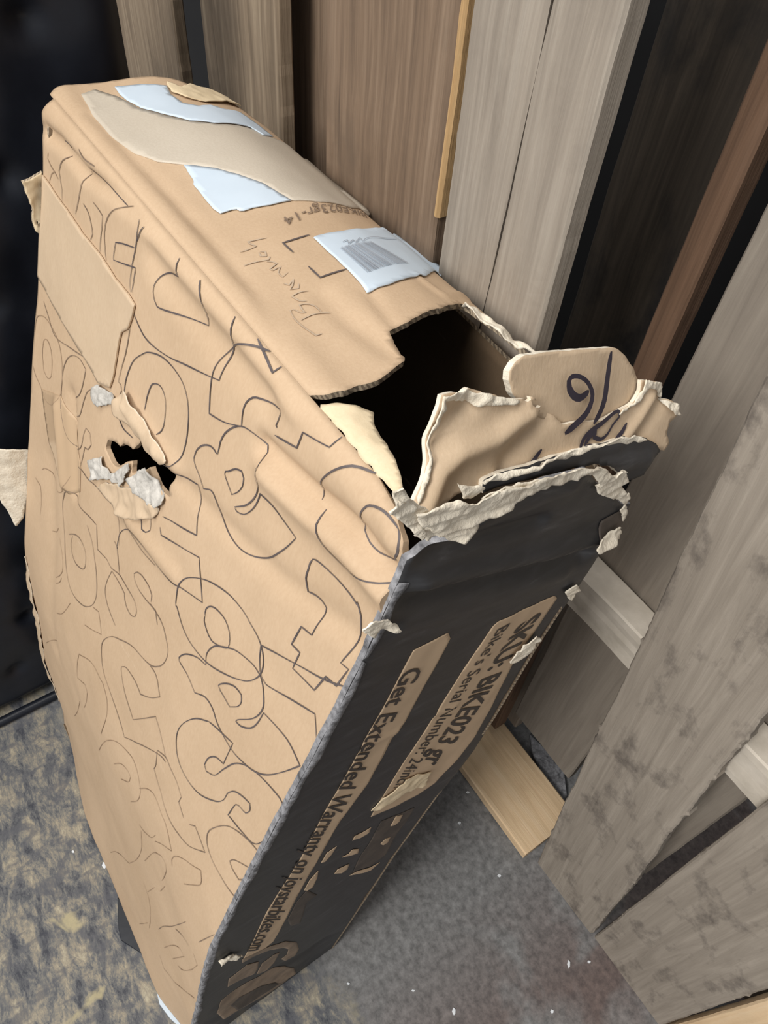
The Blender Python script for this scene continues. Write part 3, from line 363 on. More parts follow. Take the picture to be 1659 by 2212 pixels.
def noise(nt, vec, scale, detail=4, rough=0.55, dist=0.0):
    n = N(nt, 'ShaderNodeTexNoise')
    n.inputs['Scale'].default_value = scale; n.inputs['Detail'].default_value = detail
    n.inputs['Roughness'].default_value = rough; n.inputs['Distortion'].default_value = dist
    nt.links.new(vec, n.inputs['Vector'])
    return n.outputs['Fac']
def ramp(nt, fac, stops):
    r = N(nt, 'ShaderNodeValToRGB')
    e = r.color_ramp.elements
    while len(e) < len(stops): e.new(0.5)
    for el, (p, c) in zip(e, stops):
        el.position = p
        el.color = (*c, 1) if len(c) == 3 else c
    nt.links.new(fac, r.inputs[0])
    return r.outputs['Color']
def mix(nt, fac, a, b, mode='MIX'):
    m = N(nt, 'ShaderNodeMix', data_type='RGBA', blend_type=mode)
    for s, v in ((m.inputs[0], fac), (m.inputs[6], a), (m.inputs[7], b)):
        if isinstance(v, (int, float)): s.default_value = v
        elif isinstance(v, tuple): s.default_value = (*v, 1) if len(v) == 3 else v
        else: nt.links.new(v, s)
    return m.outputs[2]
def bump(nt, bsdf, h, strength, dist=0.002):
    b = N(nt, 'ShaderNodeBump')
    b.inputs['Strength'].default_value = strength; b.inputs['Distance'].default_value = dist
    nt.links.new(h, b.inputs['Height'])
    nt.links.new(b.outputs[0], bsdf.inputs['Normal'])
BW = lambda v: (v, v, v)

def cardboard(name, c1, c2, rough=0.72, scuff=(0.80, 0.66, 0.49), flute=0.10):
    m, nt, b = new_mat(name)
    v = coords(nt, rnd=False)
    big = noise(nt, v, 5.5, 5, 0.6, 0.4)
    base = ramp(nt, big, [(0.32, c1), (0.68, c2)])
    fine = noise(nt, coords(nt, (1, 1, 0.35), rnd=False), 420, 3, 0.6)
    base = mix(nt, 0.25, base, ramp(nt, fine, [(0.3, BW(0.35)), (0.7, BW(0.65))]), 'SOFT_LIGHT')
    sc = noise(nt, coords(nt, (2.0, 2.0, 9.0), rnd=False, rot=(0, 0.6, 0)), 9, 6, 0.7)
    base = mix(nt, ramp(nt, sc, [(0.66, BW(0.0)), (0.78, BW(0.30))]), base, scuff)
    nt.links.new(base, b.inputs['Base Color'])
    b.inputs['Roughness'].default_value = rough
    w = N(nt, 'ShaderNodeTexWave'); w.wave_type = 'BANDS'; w.bands_direction = 'X'
    w.inputs['Scale'].default_value = 42; w.inputs['Distortion'].default_value = 0.6
    nt.links.new(v, w.inputs['Vector'])
    ad = N(nt, 'ShaderNodeMath', operation='MULTIPLY_ADD')
    nt.links.new(w.outputs['Fac'], ad.inputs[0]); ad.inputs[1].default_value = flute; nt.links.new(fine, ad.inputs[2])
    bump(nt, b, ad.outputs[0], 0.22, 0.0008)
    return m
def plain(name, c1, c2, scale=30, rough=0.6, bumps=0.15, stretch=(1, 1, 1), bscale=None, spec=0.5, rnd=False):
    m, nt, b = new_mat(name)
    v = coords(nt, stretch, rnd=rnd)
    f = noise(nt, v, scale, 5, 0.6)
    nt.links.new(ramp(nt, f, [(0.3, c1), (0.7, c2)]), b.inputs['Base Color'])
    b.inputs['Roughness'].default_value = rough
    b.inputs['Specular IOR Level'].default_value = spec
    if bumps: bump(nt, b, noise(nt, v, bscale or scale * 3, 4), bumps, 0.002)
    return m
def wood(name, dark, mid, light, stain=(0.10, 0.075, 0.055), stain_amt=0.5, grain=1.0, rough=0.8, stain_scale=9.0, stain_lo=0.55):
    m, nt, b = new_mat(name)
    v = coords(nt, (1, 1, 0.055))
    g = noise(nt, v, 55, 6, 0.65, 1.2)
    v2 = coords(nt, (1, 1, 0.02))
    g2 = noise(nt, v2, 240, 4, 0.7, 0.3)
    col = ramp(nt, g, [(0.25, dark), (0.5, mid), (0.75, light)])
    col = mix(nt, 0.35 * grain, col, ramp(nt, g2, [(0.3, BW(0.25)), (0.7, BW(0.72))]), 'OVERLAY')
    blot = noise(nt, coords(nt, (1, 1, 0.6)), stain_scale, 6, 0.65, 0.12)
    col = mix(nt, ramp(nt, blot, [(stain_lo, BW(0.0)), (stain_lo + 0.17, BW(stain_amt))]), col, stain)
    pale = noise(nt, coords(nt, (1, 1, 0.25)), 30, 5, 0.7)
    col = mix(nt, ramp(nt, pale, [(0.64, BW(0.0)), (0.76, BW(0.35))]), col, light)
    nt.links.new(col, b.inputs['Base Color'])
    b.inputs['Roughness'].default_value = rough
    ad = N(nt, 'ShaderNodeMath', operation='MULTIPLY_ADD')
    nt.links.new(g2, ad.inputs[0]); ad.inputs[1].default_value = 0.6; nt.links.new(g, ad.inputs[2])
    bump(nt, b, ad.outputs[0], 0.35, 0.003)
    return m

MAT = {}
MAT['kraft'] = cardboard('kraft', (0.485, 0.345, 0.220), (0.560, 0.405, 0.265))
MAT['kraft_in_shaded'] = cardboard('kraft_inside_shaded', (0.105, 0.068, 0.038), (0.14, 0.092, 0.052), 0.9)  # inner kraft darkened: the shade inside the carton is painted into its colour
MAT['kraft_light'] = cardboard('kraft_light', (0.53, 0.40, 0.27), (0.585, 0.445, 0.305), 0.6)
MAT['kraft_pale'] = cardboard('kraft_pale', (0.66, 0.53, 0.34), (0.74, 0.61, 0.42), 0.75)
MAT['tape'] = cardboard('tape', (0.53, 0.465, 0.375), (0.57, 0.505, 0.415), 0.42, (0.62, 0.57, 0.48), 0.0)
def flute_mat():
    m, nt, b = new_mat('flute_edge')
    v = coords(nt, rnd=False)
    w = N(nt, 'ShaderNodeTexWave'); w.wave_type = 'BANDS'; w.bands_direction = 'DIAGONAL'
    w.inputs['Scale'].default_value = 110; w.inputs['Distortion'].default_value = 5.0; w.inputs['Detail'].default_value = 3.0
    nt.links.new(v, w.inputs['Vector'])
    nt.links.new(ramp(nt, w.outputs['Fac'], [(0.30, (0.20, 0.155, 0.11)), (0.65, (0.46, 0.37, 0.26))]), b.inputs['Base Color'])
    b.inputs['Roughness'].default_value = 0.9
    return m
MAT['flute'] = flute_mat()
MAT['paper'] = plain('torn_paper', (0.68, 0.60, 0.48), (0.84, 0.77, 0.64), 60, 0.85, 0.6, (1, 1, 1), 260)
MAT['paper_grey'] = plain('torn_paper_grey', (0.34, 0.32, 0.29), (0.62, 0.59, 0.54), 130, 0.8, 0.6, (1, 1, 1), 240)
MAT['paper_white'] = plain('white_label', (0.53, 0.62, 0.71), (0.59, 0.68, 0.77), 12, 0.5, 0.08)
def black_print():
    m, nt, b = new_mat('black_print')
    v = coords(nt, (1, 3.0, 14.0), rnd=False)
    s = noise(nt, v, 6, 6, 0.62, 0.4)
    base = ramp(nt, s, [(0.45, (0.026, 0.026, 0.028)), (0.62, (0.036, 0.036, 0.039)), (0.80, (0.085, 0.085, 0.09))])
    sp = noise(nt, coords(nt, (1, 1, 1), rnd=False), 160, 3, 0.7)
    base = mix(nt, ramp(nt, sp, [(0.72, BW(0.0)), (0.84, BW(0.25))]), base, (0.30, 0.27, 0.24))
    nt.links.new(base, b.inputs['Base Color'])
    b.inputs['Roughness'].default_value = 0.48
    bump(nt, b, s, 0.12, 0.003)
    return m
MAT['black'] = black_print()
MAT['worn'] = plain('worn_edge', (0.07, 0.07, 0.075), (0.34, 0.34, 0.36), 130, 0.8, 0.4)
MAT['print_tan'] = plain('print_tan', (0.50, 0.365, 0.24), (0.56, 0.41, 0.27), 20, 0.6, 0.05)
MAT['print_brown'] = plain('print_brown', (0.045, 0.037, 0.032), (0.10, 0.078, 0.062), 45, 0.6, 0.05)
MAT['print_dim'] = plain('print_dim', (0.16, 0.118, 0.085), (0.30, 0.22, 0.155), 40, 0.6, 0.05)
MAT['clear_tape'] = plain('clear_tape', (0.475, 0.338, 0.214), (0.55, 0.397, 0.258), 8, 0.24, 0.35, (1, 1, 0.2), 30)
MAT['ink'] = plain('ink', (0.030, 0.024, 0.020), (0.055, 0.042, 0.035), 30, 0.6, 0)
MAT['pen'] = plain('pen', (0.070, 0.058, 0.060), (0.13, 0.105, 0.10), 80, 0.5, 0)
MAT['pen_mid'] = plain('pen_mid', (0.16, 0.115, 0.085), (0.26, 0.185, 0.13), 80, 0.6, 0)
MAT['pen_faint'] = plain('pen_faint', (0.27, 0.185, 0.12), (0.38, 0.26, 0.165), 80, 0.7, 0)
MAT['pencil'] = plain('pencil', (0.40, 0.315, 0.235), (0.51, 0.395, 0.28), 120, 0.6, 0)
MAT['marker'] = plain('marker', (0.020, 0.016, 0.030), (0.040, 0.032, 0.050), 50, 0.45, 0)
MAT['bar'] = plain('bar', (0.26, 0.29, 0.34), (0.36, 0.39, 0.44), 50, 0.5, 0)
MAT['brown_wood'] = wood('brown_wood', (0.095, 0.063, 0.042), (0.18, 0.122, 0.080), (0.27, 0.195, 0.135), stain_amt=0.45, grain=0.6)
MAT['tan_wood'] = wood('tan_wood', (0.13, 0.095, 0.062), (0.235, 0.175, 0.118), (0.38, 0.30, 0.21), stain_amt=0.5, grain=0.6)
MAT['grey_wood'] = wood('grey_wood', (0.21, 0.178, 0.145), (0.30, 0.258, 0.212), (0.39, 0.345, 0.29), (0.17, 0.145, 0.125), 0.5, 0.6)
MAT['dull_wood'] = wood('dull_wood', (0.20, 0.168, 0.138), (0.26, 0.222, 0.182), (0.31, 0.268, 0.22), (0.14, 0.12, 0.10), 0.25, 0.35)
MAT['stained_wood'] = wood('stained_wood', (0.23, 0.195, 0.158), (0.30, 0.258, 0.212), (0.38, 0.33, 0.275), (0.085, 0.070, 0.060), 0.85, 0.35, 0.85, 20.0, 0.53)
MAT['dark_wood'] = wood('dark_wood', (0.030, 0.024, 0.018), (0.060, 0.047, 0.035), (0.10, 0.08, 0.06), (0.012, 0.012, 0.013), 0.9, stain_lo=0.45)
MAT['red_wood'] = wood('red_wood', (0.105, 0.058, 0.034), (0.155, 0.088, 0.052), (0.20, 0.12, 0.075), stain_amt=0.2)
MAT['fresh_wood'] = wood('fresh_wood', (0.62, 0.44, 0.26), (0.74, 0.54, 0.33), (0.80, 0.62, 0.42), (0.52, 0.33, 0.18), 0.35, 0.4)
MAT['yellow_wood'] = wood('yellow_wood', (0.34, 0.21, 0.09), (0.44, 0.28, 0.13), (0.50, 0.34, 0.17), stain_amt=0.1, grain=0.5)
MAT['end_grain'] = plain('end_grain', (0.46, 0.41, 0.34), (0.62, 0.56, 0.48), 24, 0.85, 0.3, rnd=True)
MAT['black_vinyl'] = plain('black_vinyl', (0.005, 0.006, 0.010), (0.014, 0.017, 0.025), 5, 0.40, 0.25, (1, 1, 1), 22, 0.35)
MAT['chip'] = plain('chip', (0.62, 0.66, 0.70), (0.80, 0.82, 0.84), 40, 0.6, 0.1)
MAT['dark_wall'] = plain('dark_wall', (0.004, 0.004, 0.005), (0.007, 0.007, 0.008), 6, 0.8, 0.2)
def floor_mat():
    m, nt, b = new_mat('worn_floor')
    v = coords(nt, rnd=False)
    # worn oriented flakes: pale wood showing through dark grey paint
    st = coords(nt, (1.0, 2.3, 1.0), rnd=False, rot=(0, 0, 0.5))
    f1 = noise(nt, st, 15, 9, 0.80, 0.25)
    f2 = noise(nt, coords(nt, (2.0, 1.0, 1.0), rnd=False, rot=(0, 0, -0.35)), 21, 5, 0.6, 0.8)
    flk = ramp(nt, f1, [(0.38, (0.040, 0.044, 0.058)), (0.47, (0.120, 0.124, 0.130)), (0.52, (0.205, 0.195, 0.170)), (0.57, (0.29, 0.255, 0.195)), (0.68, (0.46, 0.42, 0.31))])
    flk = mix(nt, ramp(nt, f2, [(0.38, BW(0.7)), (0.50, BW(0.0))]), flk, (0.095, 0.098, 0.112))
    yl = noise(nt, coords(nt, (1, 1, 1), rnd=False), 11, 4, 0.5, 0.5)
    flk = mix(nt, ramp(nt, yl, [(0.66, BW(0.0)), (0.71, BW(0.75))]), flk, (0.46, 0.40, 0.235))
    # trodden grey grime away from the flakes, towards the pallets, with rust brown patches
    g1 = noise(nt, v, 70, 5, 0.7)
    gr = ramp(nt, g1, [(0.35, (0.11, 0.11, 0.11)), (0.68, (0.25, 0.25, 0.25))])
    rb = noise(nt, v, 5.0, 4, 0.55, 0.6)
    sx = N(nt, 'ShaderNodeSeparateXYZ'); nt.links.new(v, sx.inputs[0])
    rm = N(nt, 'ShaderNodeMapRange'); rm.inputs[1].default_value = 0.72; rm.inputs[2].default_value = 0.95
    nt.links.new(sx.outputs[0], rm.inputs[0])
    rf = N(nt, 'ShaderNodeMath', operation='MULTIPLY')
    nt.links.new(rm.outputs[0], rf.inputs[0])
    nt.links.new(ramp(nt, rb, [(0.36, BW(0.0)), (0.48, BW(0.9))]), rf.inputs[1])
    rust = ramp(nt, g1, [(0.35, (0.070, 0.050, 0.047)), (0.7, (0.16, 0.112, 0.098))])
    gr = mix(nt, rf.outputs[0], gr, rust)
    # where the two meet: a ragged line beneath the carton
    wob = noise(nt, v, 7, 4, 0.6)
    ma = N(nt, 'ShaderNodeMath', operation='MULTIPLY_ADD'); ma.inputs[1].default_value = 0.22
    nt.links.new(wob, ma.inputs[0]); nt.links.new(sx.outputs[1], ma.inputs[2])
    mx = N(nt, 'ShaderNodeMath', operation='MULTIPLY_ADD'); mx.inputs[1].default_value = -0.30
    nt.links.new(sx.outputs[0], mx.inputs[0]); nt.links.new(ma.outputs[0], mx.inputs[2])
    mr = N(nt, 'ShaderNodeMapRange'); mr.inputs[1].default_value = -0.150; mr.inputs[2].default_value = -0.085
    nt.links.new(mx.outputs[0], mr.inputs[0])
    nt.links.new(mix(nt, mr.outputs[0], flk, gr), b.inputs['Base Color'])
    b.inputs['Roughness'].default_value = 0.75
    bump(nt, b, f1, 0.30, 0.002)
    return m
MAT['floor'] = floor_mat()

# ------------------------------------------------------------------ setting
def box_verts(x0, x1, y0, y1, z0, z1):
    v = [(x, y, z) for z in (z0, z1) for y in (y0, y1) for x in (x0, x1)]
    f = [(0, 2, 3, 1), (4, 5, 7, 6), (0, 1, 5, 4), (2, 6, 7, 3), (0, 4, 6, 2), (1, 3, 7, 5)]
    return v, f
def struct(name, b, mat, label):
    v, f = box_verts(*b)
    return tag(link_mesh(name, v, f, mat, smooth=False), label, name.split('_')[0], kind='structure')
struct('floor', (-2.2, 3.2, -2.6, 1.3, -0.06, 0.0), MAT['floor'], 'worn mottled wooden floor, dark grey and dirty beside the pallets')
struct('wall_back', (-2.2, 3.2, 1.0, 1.06, 0.0, 2.9), MAT['dark_wall'], 'dark wall behind the wooden pallets')

# ------------------------------------------------------------------ boards
def board(name, mat, w, th, ln, loc, tilt=0.0, parent=None, seed=0, jag_l=0.001, jag_r=0.001, lean=0.0, yaw=0.0, label=None, seg=None, split=0.0, end_jag=0.0):
    """A sawn board: width along x, thickness along y (front face at y=0), length along z."""
    n = seg or max(10, int(ln / (0.005 if max(jag_l, jag_r) > 0.0016 else 0.012)))
    z = np.linspace(0, ln, n + 1)
    ch = min(0.0025, th * 0.2)
    def jag(j, sd):
        spike = np.maximum(0, vnoise(z * 130, z * 0 + 2, sd + 4) - 0.5) * np.maximum(0, vnoise(z * 9, z * 0 + 2, sd + 7) + 0.2)
        return j * (0.45 * fnoise(z * 11, z * 0 + 0.3, sd) + 0.22 * fnoise(z * 110, z * 0 + 0.3, sd + 1)) + j * 3.5 * spike
    jl, jr = -jag(jag_l, seed), jag(jag_r, seed + 9)
    wy = 0.0012 * fnoise(z * 7, z * 0, seed + 2)
    nx = 7
    rings = []
    for i in range(n + 1):
        xl, xr = -w / 2 + jl[i], w / 2 + jr[i]
        zz = z[i] + (end_jag * vnoise(i * 3.3, 1.0, seed) if i == n else 0)
        front = [(xl + ch + (xr - xl - 2 * ch) * k / (nx - 1), wy[i] + 0.0007 * vnoise(k * 1.9, z[i] * 14, seed + 6), zz) for k in range(nx)]
        ring = front + [(xr, ch + wy[i], zz), (xr, th - ch, zz), (xr - ch, th, zz), (xl + ch, th, zz), (xl, th - ch, zz), (xl, ch + wy[i], zz)]
        rings.append(ring)
    k = len(rings[0])
    V = [p for r in rings for p in r]
    Fc = []
    for i in range(n):
        for j in range(k):
            a, b = i * k + j, i * k + (j + 1) % k
            Fc.append((a, b, b + k, a + k))
    Fc.append(tuple(range(k))[::-1]); Fc.append(tuple(n * k + j for j in range(k)))
    o = link_mesh(name, V, Fc, mat, parent, smooth=False)
    o.location = loc
    o.rotation_euler = (lean, tilt, yaw)
    if label: o['label'] = label
    return o
def edge_board(name, mat, bl, br, tl_x, z0, z1, y, th, parent, seed, **kw):
    """Board whose lower edge runs bl..br in x at height z0 and whose upper left corner is at tl_x, z1."""
    tilt = math.atan2(tl_x - bl, z1 - z0)
    w = (br - bl) * math.cos(tilt)
    ln = (z1 - z0) / math.cos(tilt)
    return board(name, mat, w, th, ln, ((bl + br) / 2, y, z0 - kw.pop('sink', 0.0)), tilt, parent, seed, **kw)

# pallet standing upright right behind the carton
p1 = tag(empty('wooden_pallet', (0.33, 0.34, 0)), 'upright pallet with a wide brown board and a pale grey board, directly behind the box', 'pallet', 'upright pallets')
def rel(o, p):
    o.location = Vector(o.location) - Vector(p.location)
    return o
rel(board('deck_board', MAT['brown_wood'], 0.198, 0.020, 1.62, (0.248, 0.312, 0), 0, p1, 1, 0.0012, 0.0010, label='wide reddish brown board'), p1)
rel(board('edge_strip', MAT['yellow_wood'], 0.009, 0.018, 0.235, (0.3475, 0.3105, 1.165), 0.0, p1, 31, 0.0012, 0.0012, label='fresh yellow split along the board edge'), p1)
rel(board('deck_board', MAT['grey_wood'], 0.138, 0.022, 1.62, (0.434, 0.306, 0), 0, p1, 2, 0.0010, 0.0015, label='pale grey weathered board'), p1)
rel(board('crossbar', MAT['tan_wood'], 0.09, 0.035, 0.36, (0.14, 0.336, 0.30), math.pi / 2, p1, 3), p1)
rel(board('crossbar', MAT['tan_wood'], 0.09, 0.035, 0.36, (0.14, 0.336, 0.98), math.pi / 2, p1, 4), p1)
rel(board('crack', MAT['dark_wood'], 0.0011, 0.002, 0.50, (0.436, 0.3050, 1.08), math.radians(1.5), p1, 35, 0.0004, 0.0004, label='long dark crack in the grey board'), p1)

# slatted crate further left
c1 = tag(empty('wooden_crate', (-0.3, 0.42, 0)), 'slatted wooden crate with dark gaps, beside the black padded panel', 'crate')
rel(board('slat', MAT['tan_wood'], 0.225, 0.020, 1.62, (-0.155, 0.362, 0), 0, c1, 5, 0.0015, 0.0015), c1)
rel(board('slat', MAT['brown_wood'], 0.29, 0.022, 1.62, (-0.012, 0.418, 0), 0, c1, 6), c1)
rel(board('slat', MAT['tan_wood'], 0.34, 0.020, 1.62, (-0.545, 0.362, 0), 0, c1, 7, 0.0015, 0.0015), c1)
rel(board('crossbar', MAT['tan_wood'], 0.09, 0.034, 0.85, (-0.73, 0.384, 0.25), math.pi / 2, c1, 8), c1)

# pallet leaning at the right
p2 = tag(empty('wooden_pallet', (0.85, 0.47, 0)), 'upright wooden pallet of stained splintery boards and a pale crossbar, at right', 'pallet', 'upright pallets')
rel(edge_board('deck_board', MAT['stained_wood'], 0.748, 0.898, 0.640, 0.0, 1.15, 0.430, 0.020, p2, 12, jag_l=0.003, jag_r=0.0045, label='stained grey board with a splintered edge'), p2)
rel(edge_board('deck_board', MAT['stained_wood'], 0.903, 1.066, 0.872, 0.0, 1.15, 0.434, 0.020, p2, 13, jag_l=0.0015, jag_r=0.002), p2)
rel(edge_board('deck_board', MAT['fresh_wood'], 1.070, 1.21, 1.052, 0.0, 1.15, 0.432, 0.020, p2, 14, jag_l=0.001, jag_r=0.001, label='clean pale board at the right end'), p2)
rel(board('crossbar', MAT['end_grain'], 0.072, 0.043, 0.82, (0.535, 0.457, 0.694), math.pi / 2, p2, 15, 0.001, 0.001, label='pale crossbar'), p2)
rel(board('deck_board', MAT['dull_wood'], 0.150, 0.020, 1.42, (0.610, 0.502, 0.20), math.radians(0.4), p2, 16, 0.001, 0.001, label='plain grey rear board'), p2)
rel(board('deck_board', MAT['dull_wood'], 0.150, 0.020, 1.42, (0.80, 0.502, 0.20), 0, p2, 17), p2)
rel(board('deck_board', MAT['dull_wood'], 0.150, 0.020, 1.42, (1.02, 0.502, 0.20), 0, p2, 18), p2)
rel(board('stringer', MAT['red_wood'], 0.030, 0.030, 1.55, (0.497, 0.502, 0.07), 0, p2, 19, 0.0008, 0.0008, label='narrow reddish strip'), p2)
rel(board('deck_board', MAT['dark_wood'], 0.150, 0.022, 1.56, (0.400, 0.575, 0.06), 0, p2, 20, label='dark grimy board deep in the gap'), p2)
rel(board('deck_board', MAT['dull_wood'], 0.080, 0.020, 0.62, (0.490, 0.545, 0.06), 0, p2, 21), p2)

# loose pieces of wood on the floor
def slab(name, mat, pts, z0, z1, label, cat, group=None):
    n = len(pts)
    V = [(x, y, z0) for x, y in pts] + [(x, y, z1 - 0.002) for x, y in pts]
    cx, cy = np.mean([p[0] for p in pts]), np.mean([p[1] for p in pts])
    V += [(x + (cx - x) * 0.04, y + (cy - y) * 0.04, z1) for x, y in pts]
    Fc = [tuple(range(n))[::-1]]
    for r in range(2):
        for i in range(n):
            j = (i + 1) % n
            Fc.append((r * n + i, r * n + j, r * n + n + j, r * n + n + i))
    Fc.append(tuple(2 * n + i for i in range(n)))
    c = Vector((cx, cy, 0))
    o = link_mesh(name, [tuple(Vector(v) - c) for v in V], Fc, mat, smooth=False)
    o.location = c
    return tag(o, label, cat, group)
blk = board('wood_offcut', MAT['fresh_wood'], 0.135, 0.028, 0.33, (0.728, 0.478, 0.029), seed=22)
blk.rotation_euler = (math.radians(90), 0, math.radians(-93))
blk.rotation_euler = Matrix(((0, 0, -1), (1, 0, 0), (0, -1, 0))).to_euler()
tag(blk, 'clean pale wooden offcut lying on the floor between box and pallet', 'wood')

# black padded panel at the left
def padded_panel():
    Y, Zz = np.linspace(-1.15, 0.196, 180), np.linspace(0.02, 1.34, 200)
    yy, zz = np.meshgrid(Y, Zz, indexing='ij')
    d = np.zeros_like(yy)
    k = 0
    for r, zc in enumerate(np.arange(0.14, 1.4, 0.155)):
        for yc in np.arange(-1.1 + (0.07 if r % 2 else 0), 0.2, 0.14):
            q = np.hypot(yy - yc, (zz - zc))
            d -= 0.010 * np.exp(-(q / 0.016) ** 2) + 0.007 * np.exp(-(q / 0.05) ** 2)
    d += 0.006 * fnoise(yy * 9, zz * 6, 3) 
    edge = np.minimum(np.minimum(zz - 0.02, 0.196 - yy), 1.34 - zz)
    d -= 0.03 * np.exp(-edge / 0.012)
    X = -0.075 + d
    ny, nz = yy.shape
    V = np.stack([X, yy, zz], -1).reshape(-1, 3)
    Fc = [(i * nz + j, (i + 1) * nz + j, (i + 1) * nz + j + 1, i * nz + j + 1) for i in range(ny - 1) for j in range(nz - 1)]
    t = tag(empty('padded_panel', (-0.14, -0.48, 0)), 'glossy black tufted padding standing upright at the left', 'padding')
    f = link_mesh('quilted_cover', V - np.array([-0.14, -0.48, 0]), Fc, MAT['black_vinyl'], t)
    v, fc = box_verts(-0.24, -0.12, -1.15, 0.185, 0.0, 1.33)
    link_mesh('core', np.array(v) - np.array([-0.14, -0.48, 0]), fc, MAT['black_vinyl'], t, smooth=False)
    # piping along the foot
    n = 60
    V, Fc = [], []
    for i in range(n + 1):
        y = -1.15 + 1.34 * i / n
        for k in range(8):
            a = k * math.pi / 4
            V.append((-0.068 + 0.010 * math.cos(a) + 0.14, y + 0.48, 0.0105 + 0.010 * math.sin(a)))
    for i in range(n):
        for k in range(8):
            Fc.append((i * 8 + k, i * 8 + (k + 1) % 8, (i + 1) * 8 + (k + 1) % 8, (i + 1) * 8 + k))
    link_mesh('piping', V, Fc, MAT['black_vinyl'], t)
padded_panel()

# ------------------------------------------------------------------ the carton
BOX = empty('cardboard_box')
BOX.matrix_world = Matrix(((1.0, 0.0, 0.0, -0.0), (0.0, 0.970296, 0.241922, -0.213465), (0.0, -0.241922, 0.970296, 0.053223), (0.0, 0.0, 0.0, 1.0)))
tag(BOX, 'tall battered bicycle carton with torn open top, pen lettering and a black printed end', 'box')
G = DATA
def pos3(a, t, h):
    return np.stack([np.asarray(a, float) + 0 * np.asarray(t), np.asarray(t, float) + 0 * np.asarray(a), np.asarray(h, float) + 0 * np.asarray(a)], -1)
def SF(a, h, off):
    a, h = np.asarray(a, float), np.asarray(h, float)
    fade = 1 - sstep(h, HB - RE * 1.2, HB - RE * 0.3)
    cr = ridges(a, h, G['FRONT_CREASE']) + 0.0016 * fnoise(a * 9, h * 7, 4) + 0.0008 * fnoise(a * 40, h * 34, 5, 2) * (0.2 + sstep(a, 0.45, 0.62) * sstep(h, 1.0, 1.12) + 0.8 * (1 - sstep(np.hypot(a - 0.29, h - 0.92), 0.03, 0.09)))
    q = np.clip(h - (HB - RE), 0, RE * 0.98)
    s = q / RE
    t = front_t(a, np.minimum(h, HB - 0.0005)) - cr * fade - off * np.sqrt(1 - s * s)
    return pos3(a, t, h + off * s)
def ST(a, t, off):
    a, t = np.asarray(a, float), np.asarray(t, float)
    fade = sstep(t, 0.010, 0.035)
    cr = (ridges(a, t, G['CRT']) + 0.0014 * fnoise(a * 10, t * 14, 8)) * fade
    s = np.clip((RE - t) / RE, 0, 1)
    return pos3(a, t - off * s, top_h(a, t) + cr + off * np.sqrt(1 - s * s))
END_CREASE = [(-0.02, 1.132, 0.22, 1.092, 0.008, 0.009), (-0.02, 1.112, 0.22, 1.066, 0.008, -0.009), (-0.01, 1.152, 0.12, 1.142, 0.007, -0.006),
              (0.02, 1.075, 0.20, 1.050, 0.009, 0.003), (0.02, 0.90, 0.15, 0.885, 0.006, 0.0012), (0.03, 1.165, 0.13, 1.172, 0.010, 0.004), (0.0, 0.10, 0.16, 0.05, 0.02, 0.006), (0.02, 0.19, 0.20, 0.12, 0.02, -0.005)]
def SE(t, h, off):
    t, h = np.asarray(t, float), np.asarray(h, float)
    a = LB + ridges(t, h, END_CREASE) * sstep(t + front_bulge(LB, h), 0.0, 0.02) + 0.0012 * fnoise(t * 18, h * 9, 14) - 0.0012 * np.clip(0.004 - (t + front_bulge(LB, h)), 0, 0.004) / 0.004
    return pos3(a + off, t, h)
AL = math.radians(25)
def flap_surface(base, h0, crease, amp, seed):
    def S(t, s, off):
        t, s = np.asarray(t, float), np.asarray(s, float)
        o = base + off + ridges(t, s, crease) + amp * fnoise(t * 22, s * 22, seed)
        return pos3(LB - s * math.sin(AL) + o * math.cos(AL), t, h0 + s * math.cos(AL) + o * math.sin(AL))
    return S

def back_t(h):
    return np.interp(np.asarray(h, float), [-0.05, 0.1, 0.27, 0.42, 0.60, 0.70, 0.78, 0.92, 1.04, 1.10, 1.16], [0.246, 0.246, 0.245, 0.242, 0.250, 0.260, 0.260, 0.246, 0.241, 0.240, TB])
K3 = [MAT['kraft'], MAT['kraft_in_shaded'], MAT['flute']]
aa = np.linspace(0, LB - 0.0035, 14)
hb = [float(floor_h(front_t(x, -0.062))) + 0.003 for x in aa]
HT = HB - RE * 0.285
fr_out = list(zip(aa.tolist(), hb)) + [(LB - 0.0035, 0.2), (LB - 0.0035, 0.6), (LB - 0.0035, 1.0), (LB - 0.0035, 1.10), (LB - 0.006, 1.14), (LB - 0.012, 1.155), (LB - 0.03, 1.164), (LB - 0.055, HT)] + [(x, HT) for x in (0.5, 0.3, 0.1, 0.012)] + [(0.0, 1.15), (0.0, 0.9), (-0.004, 0.6), (-0.008, 0.45), (-0.004, 0.3)]
hole = rough_poly(G['HOLE'], 0.0012, 0.004, 3)
front = sheet('front_panel', fr_out, [hole], 0.0045, SF, 0.005, [MAT['kraft'], MAT['kraft_in_shaded'], MAT['kraft']], BOX, 'tan panel covered in drawn letters with a torn hole')
def rough_path(pts, amp, step, seed):
    return rough_poly(list(pts), amp, step, seed)[:-max(1, int(np.hypot(pts[0][0] - pts[-1][0], pts[0][1] - pts[-1][1]) / step))]
top_edge = list(G['TOPHOLE'][1:18]) + [(0.4640, 0.193), (0.4760, 0.199), (0.490, 0.204), (0.500, 0.212), (0.515, 0.218), (0.530, 0.232), (0.53, TB + 0.008)]
far_edge = [(0.075, 0.205), (0.03, 0.19), (0.028, 0.16), (0.012, 0.13), (0.004, 0.09), (-0.004, 0.04), (-0.004, 0.012)]
top_out = [(0.0, 0.0085)] + [(x, 0.0085) for x in (0.2, 0.4, 0.517)] + rough_path(top_edge, 0.0011, 0.003, 2) + [(x, TB + 0.008) for x in (0.35, 0.2, 0.09)] + rough_path(far_edge, 0.0011, 0.004, 3)
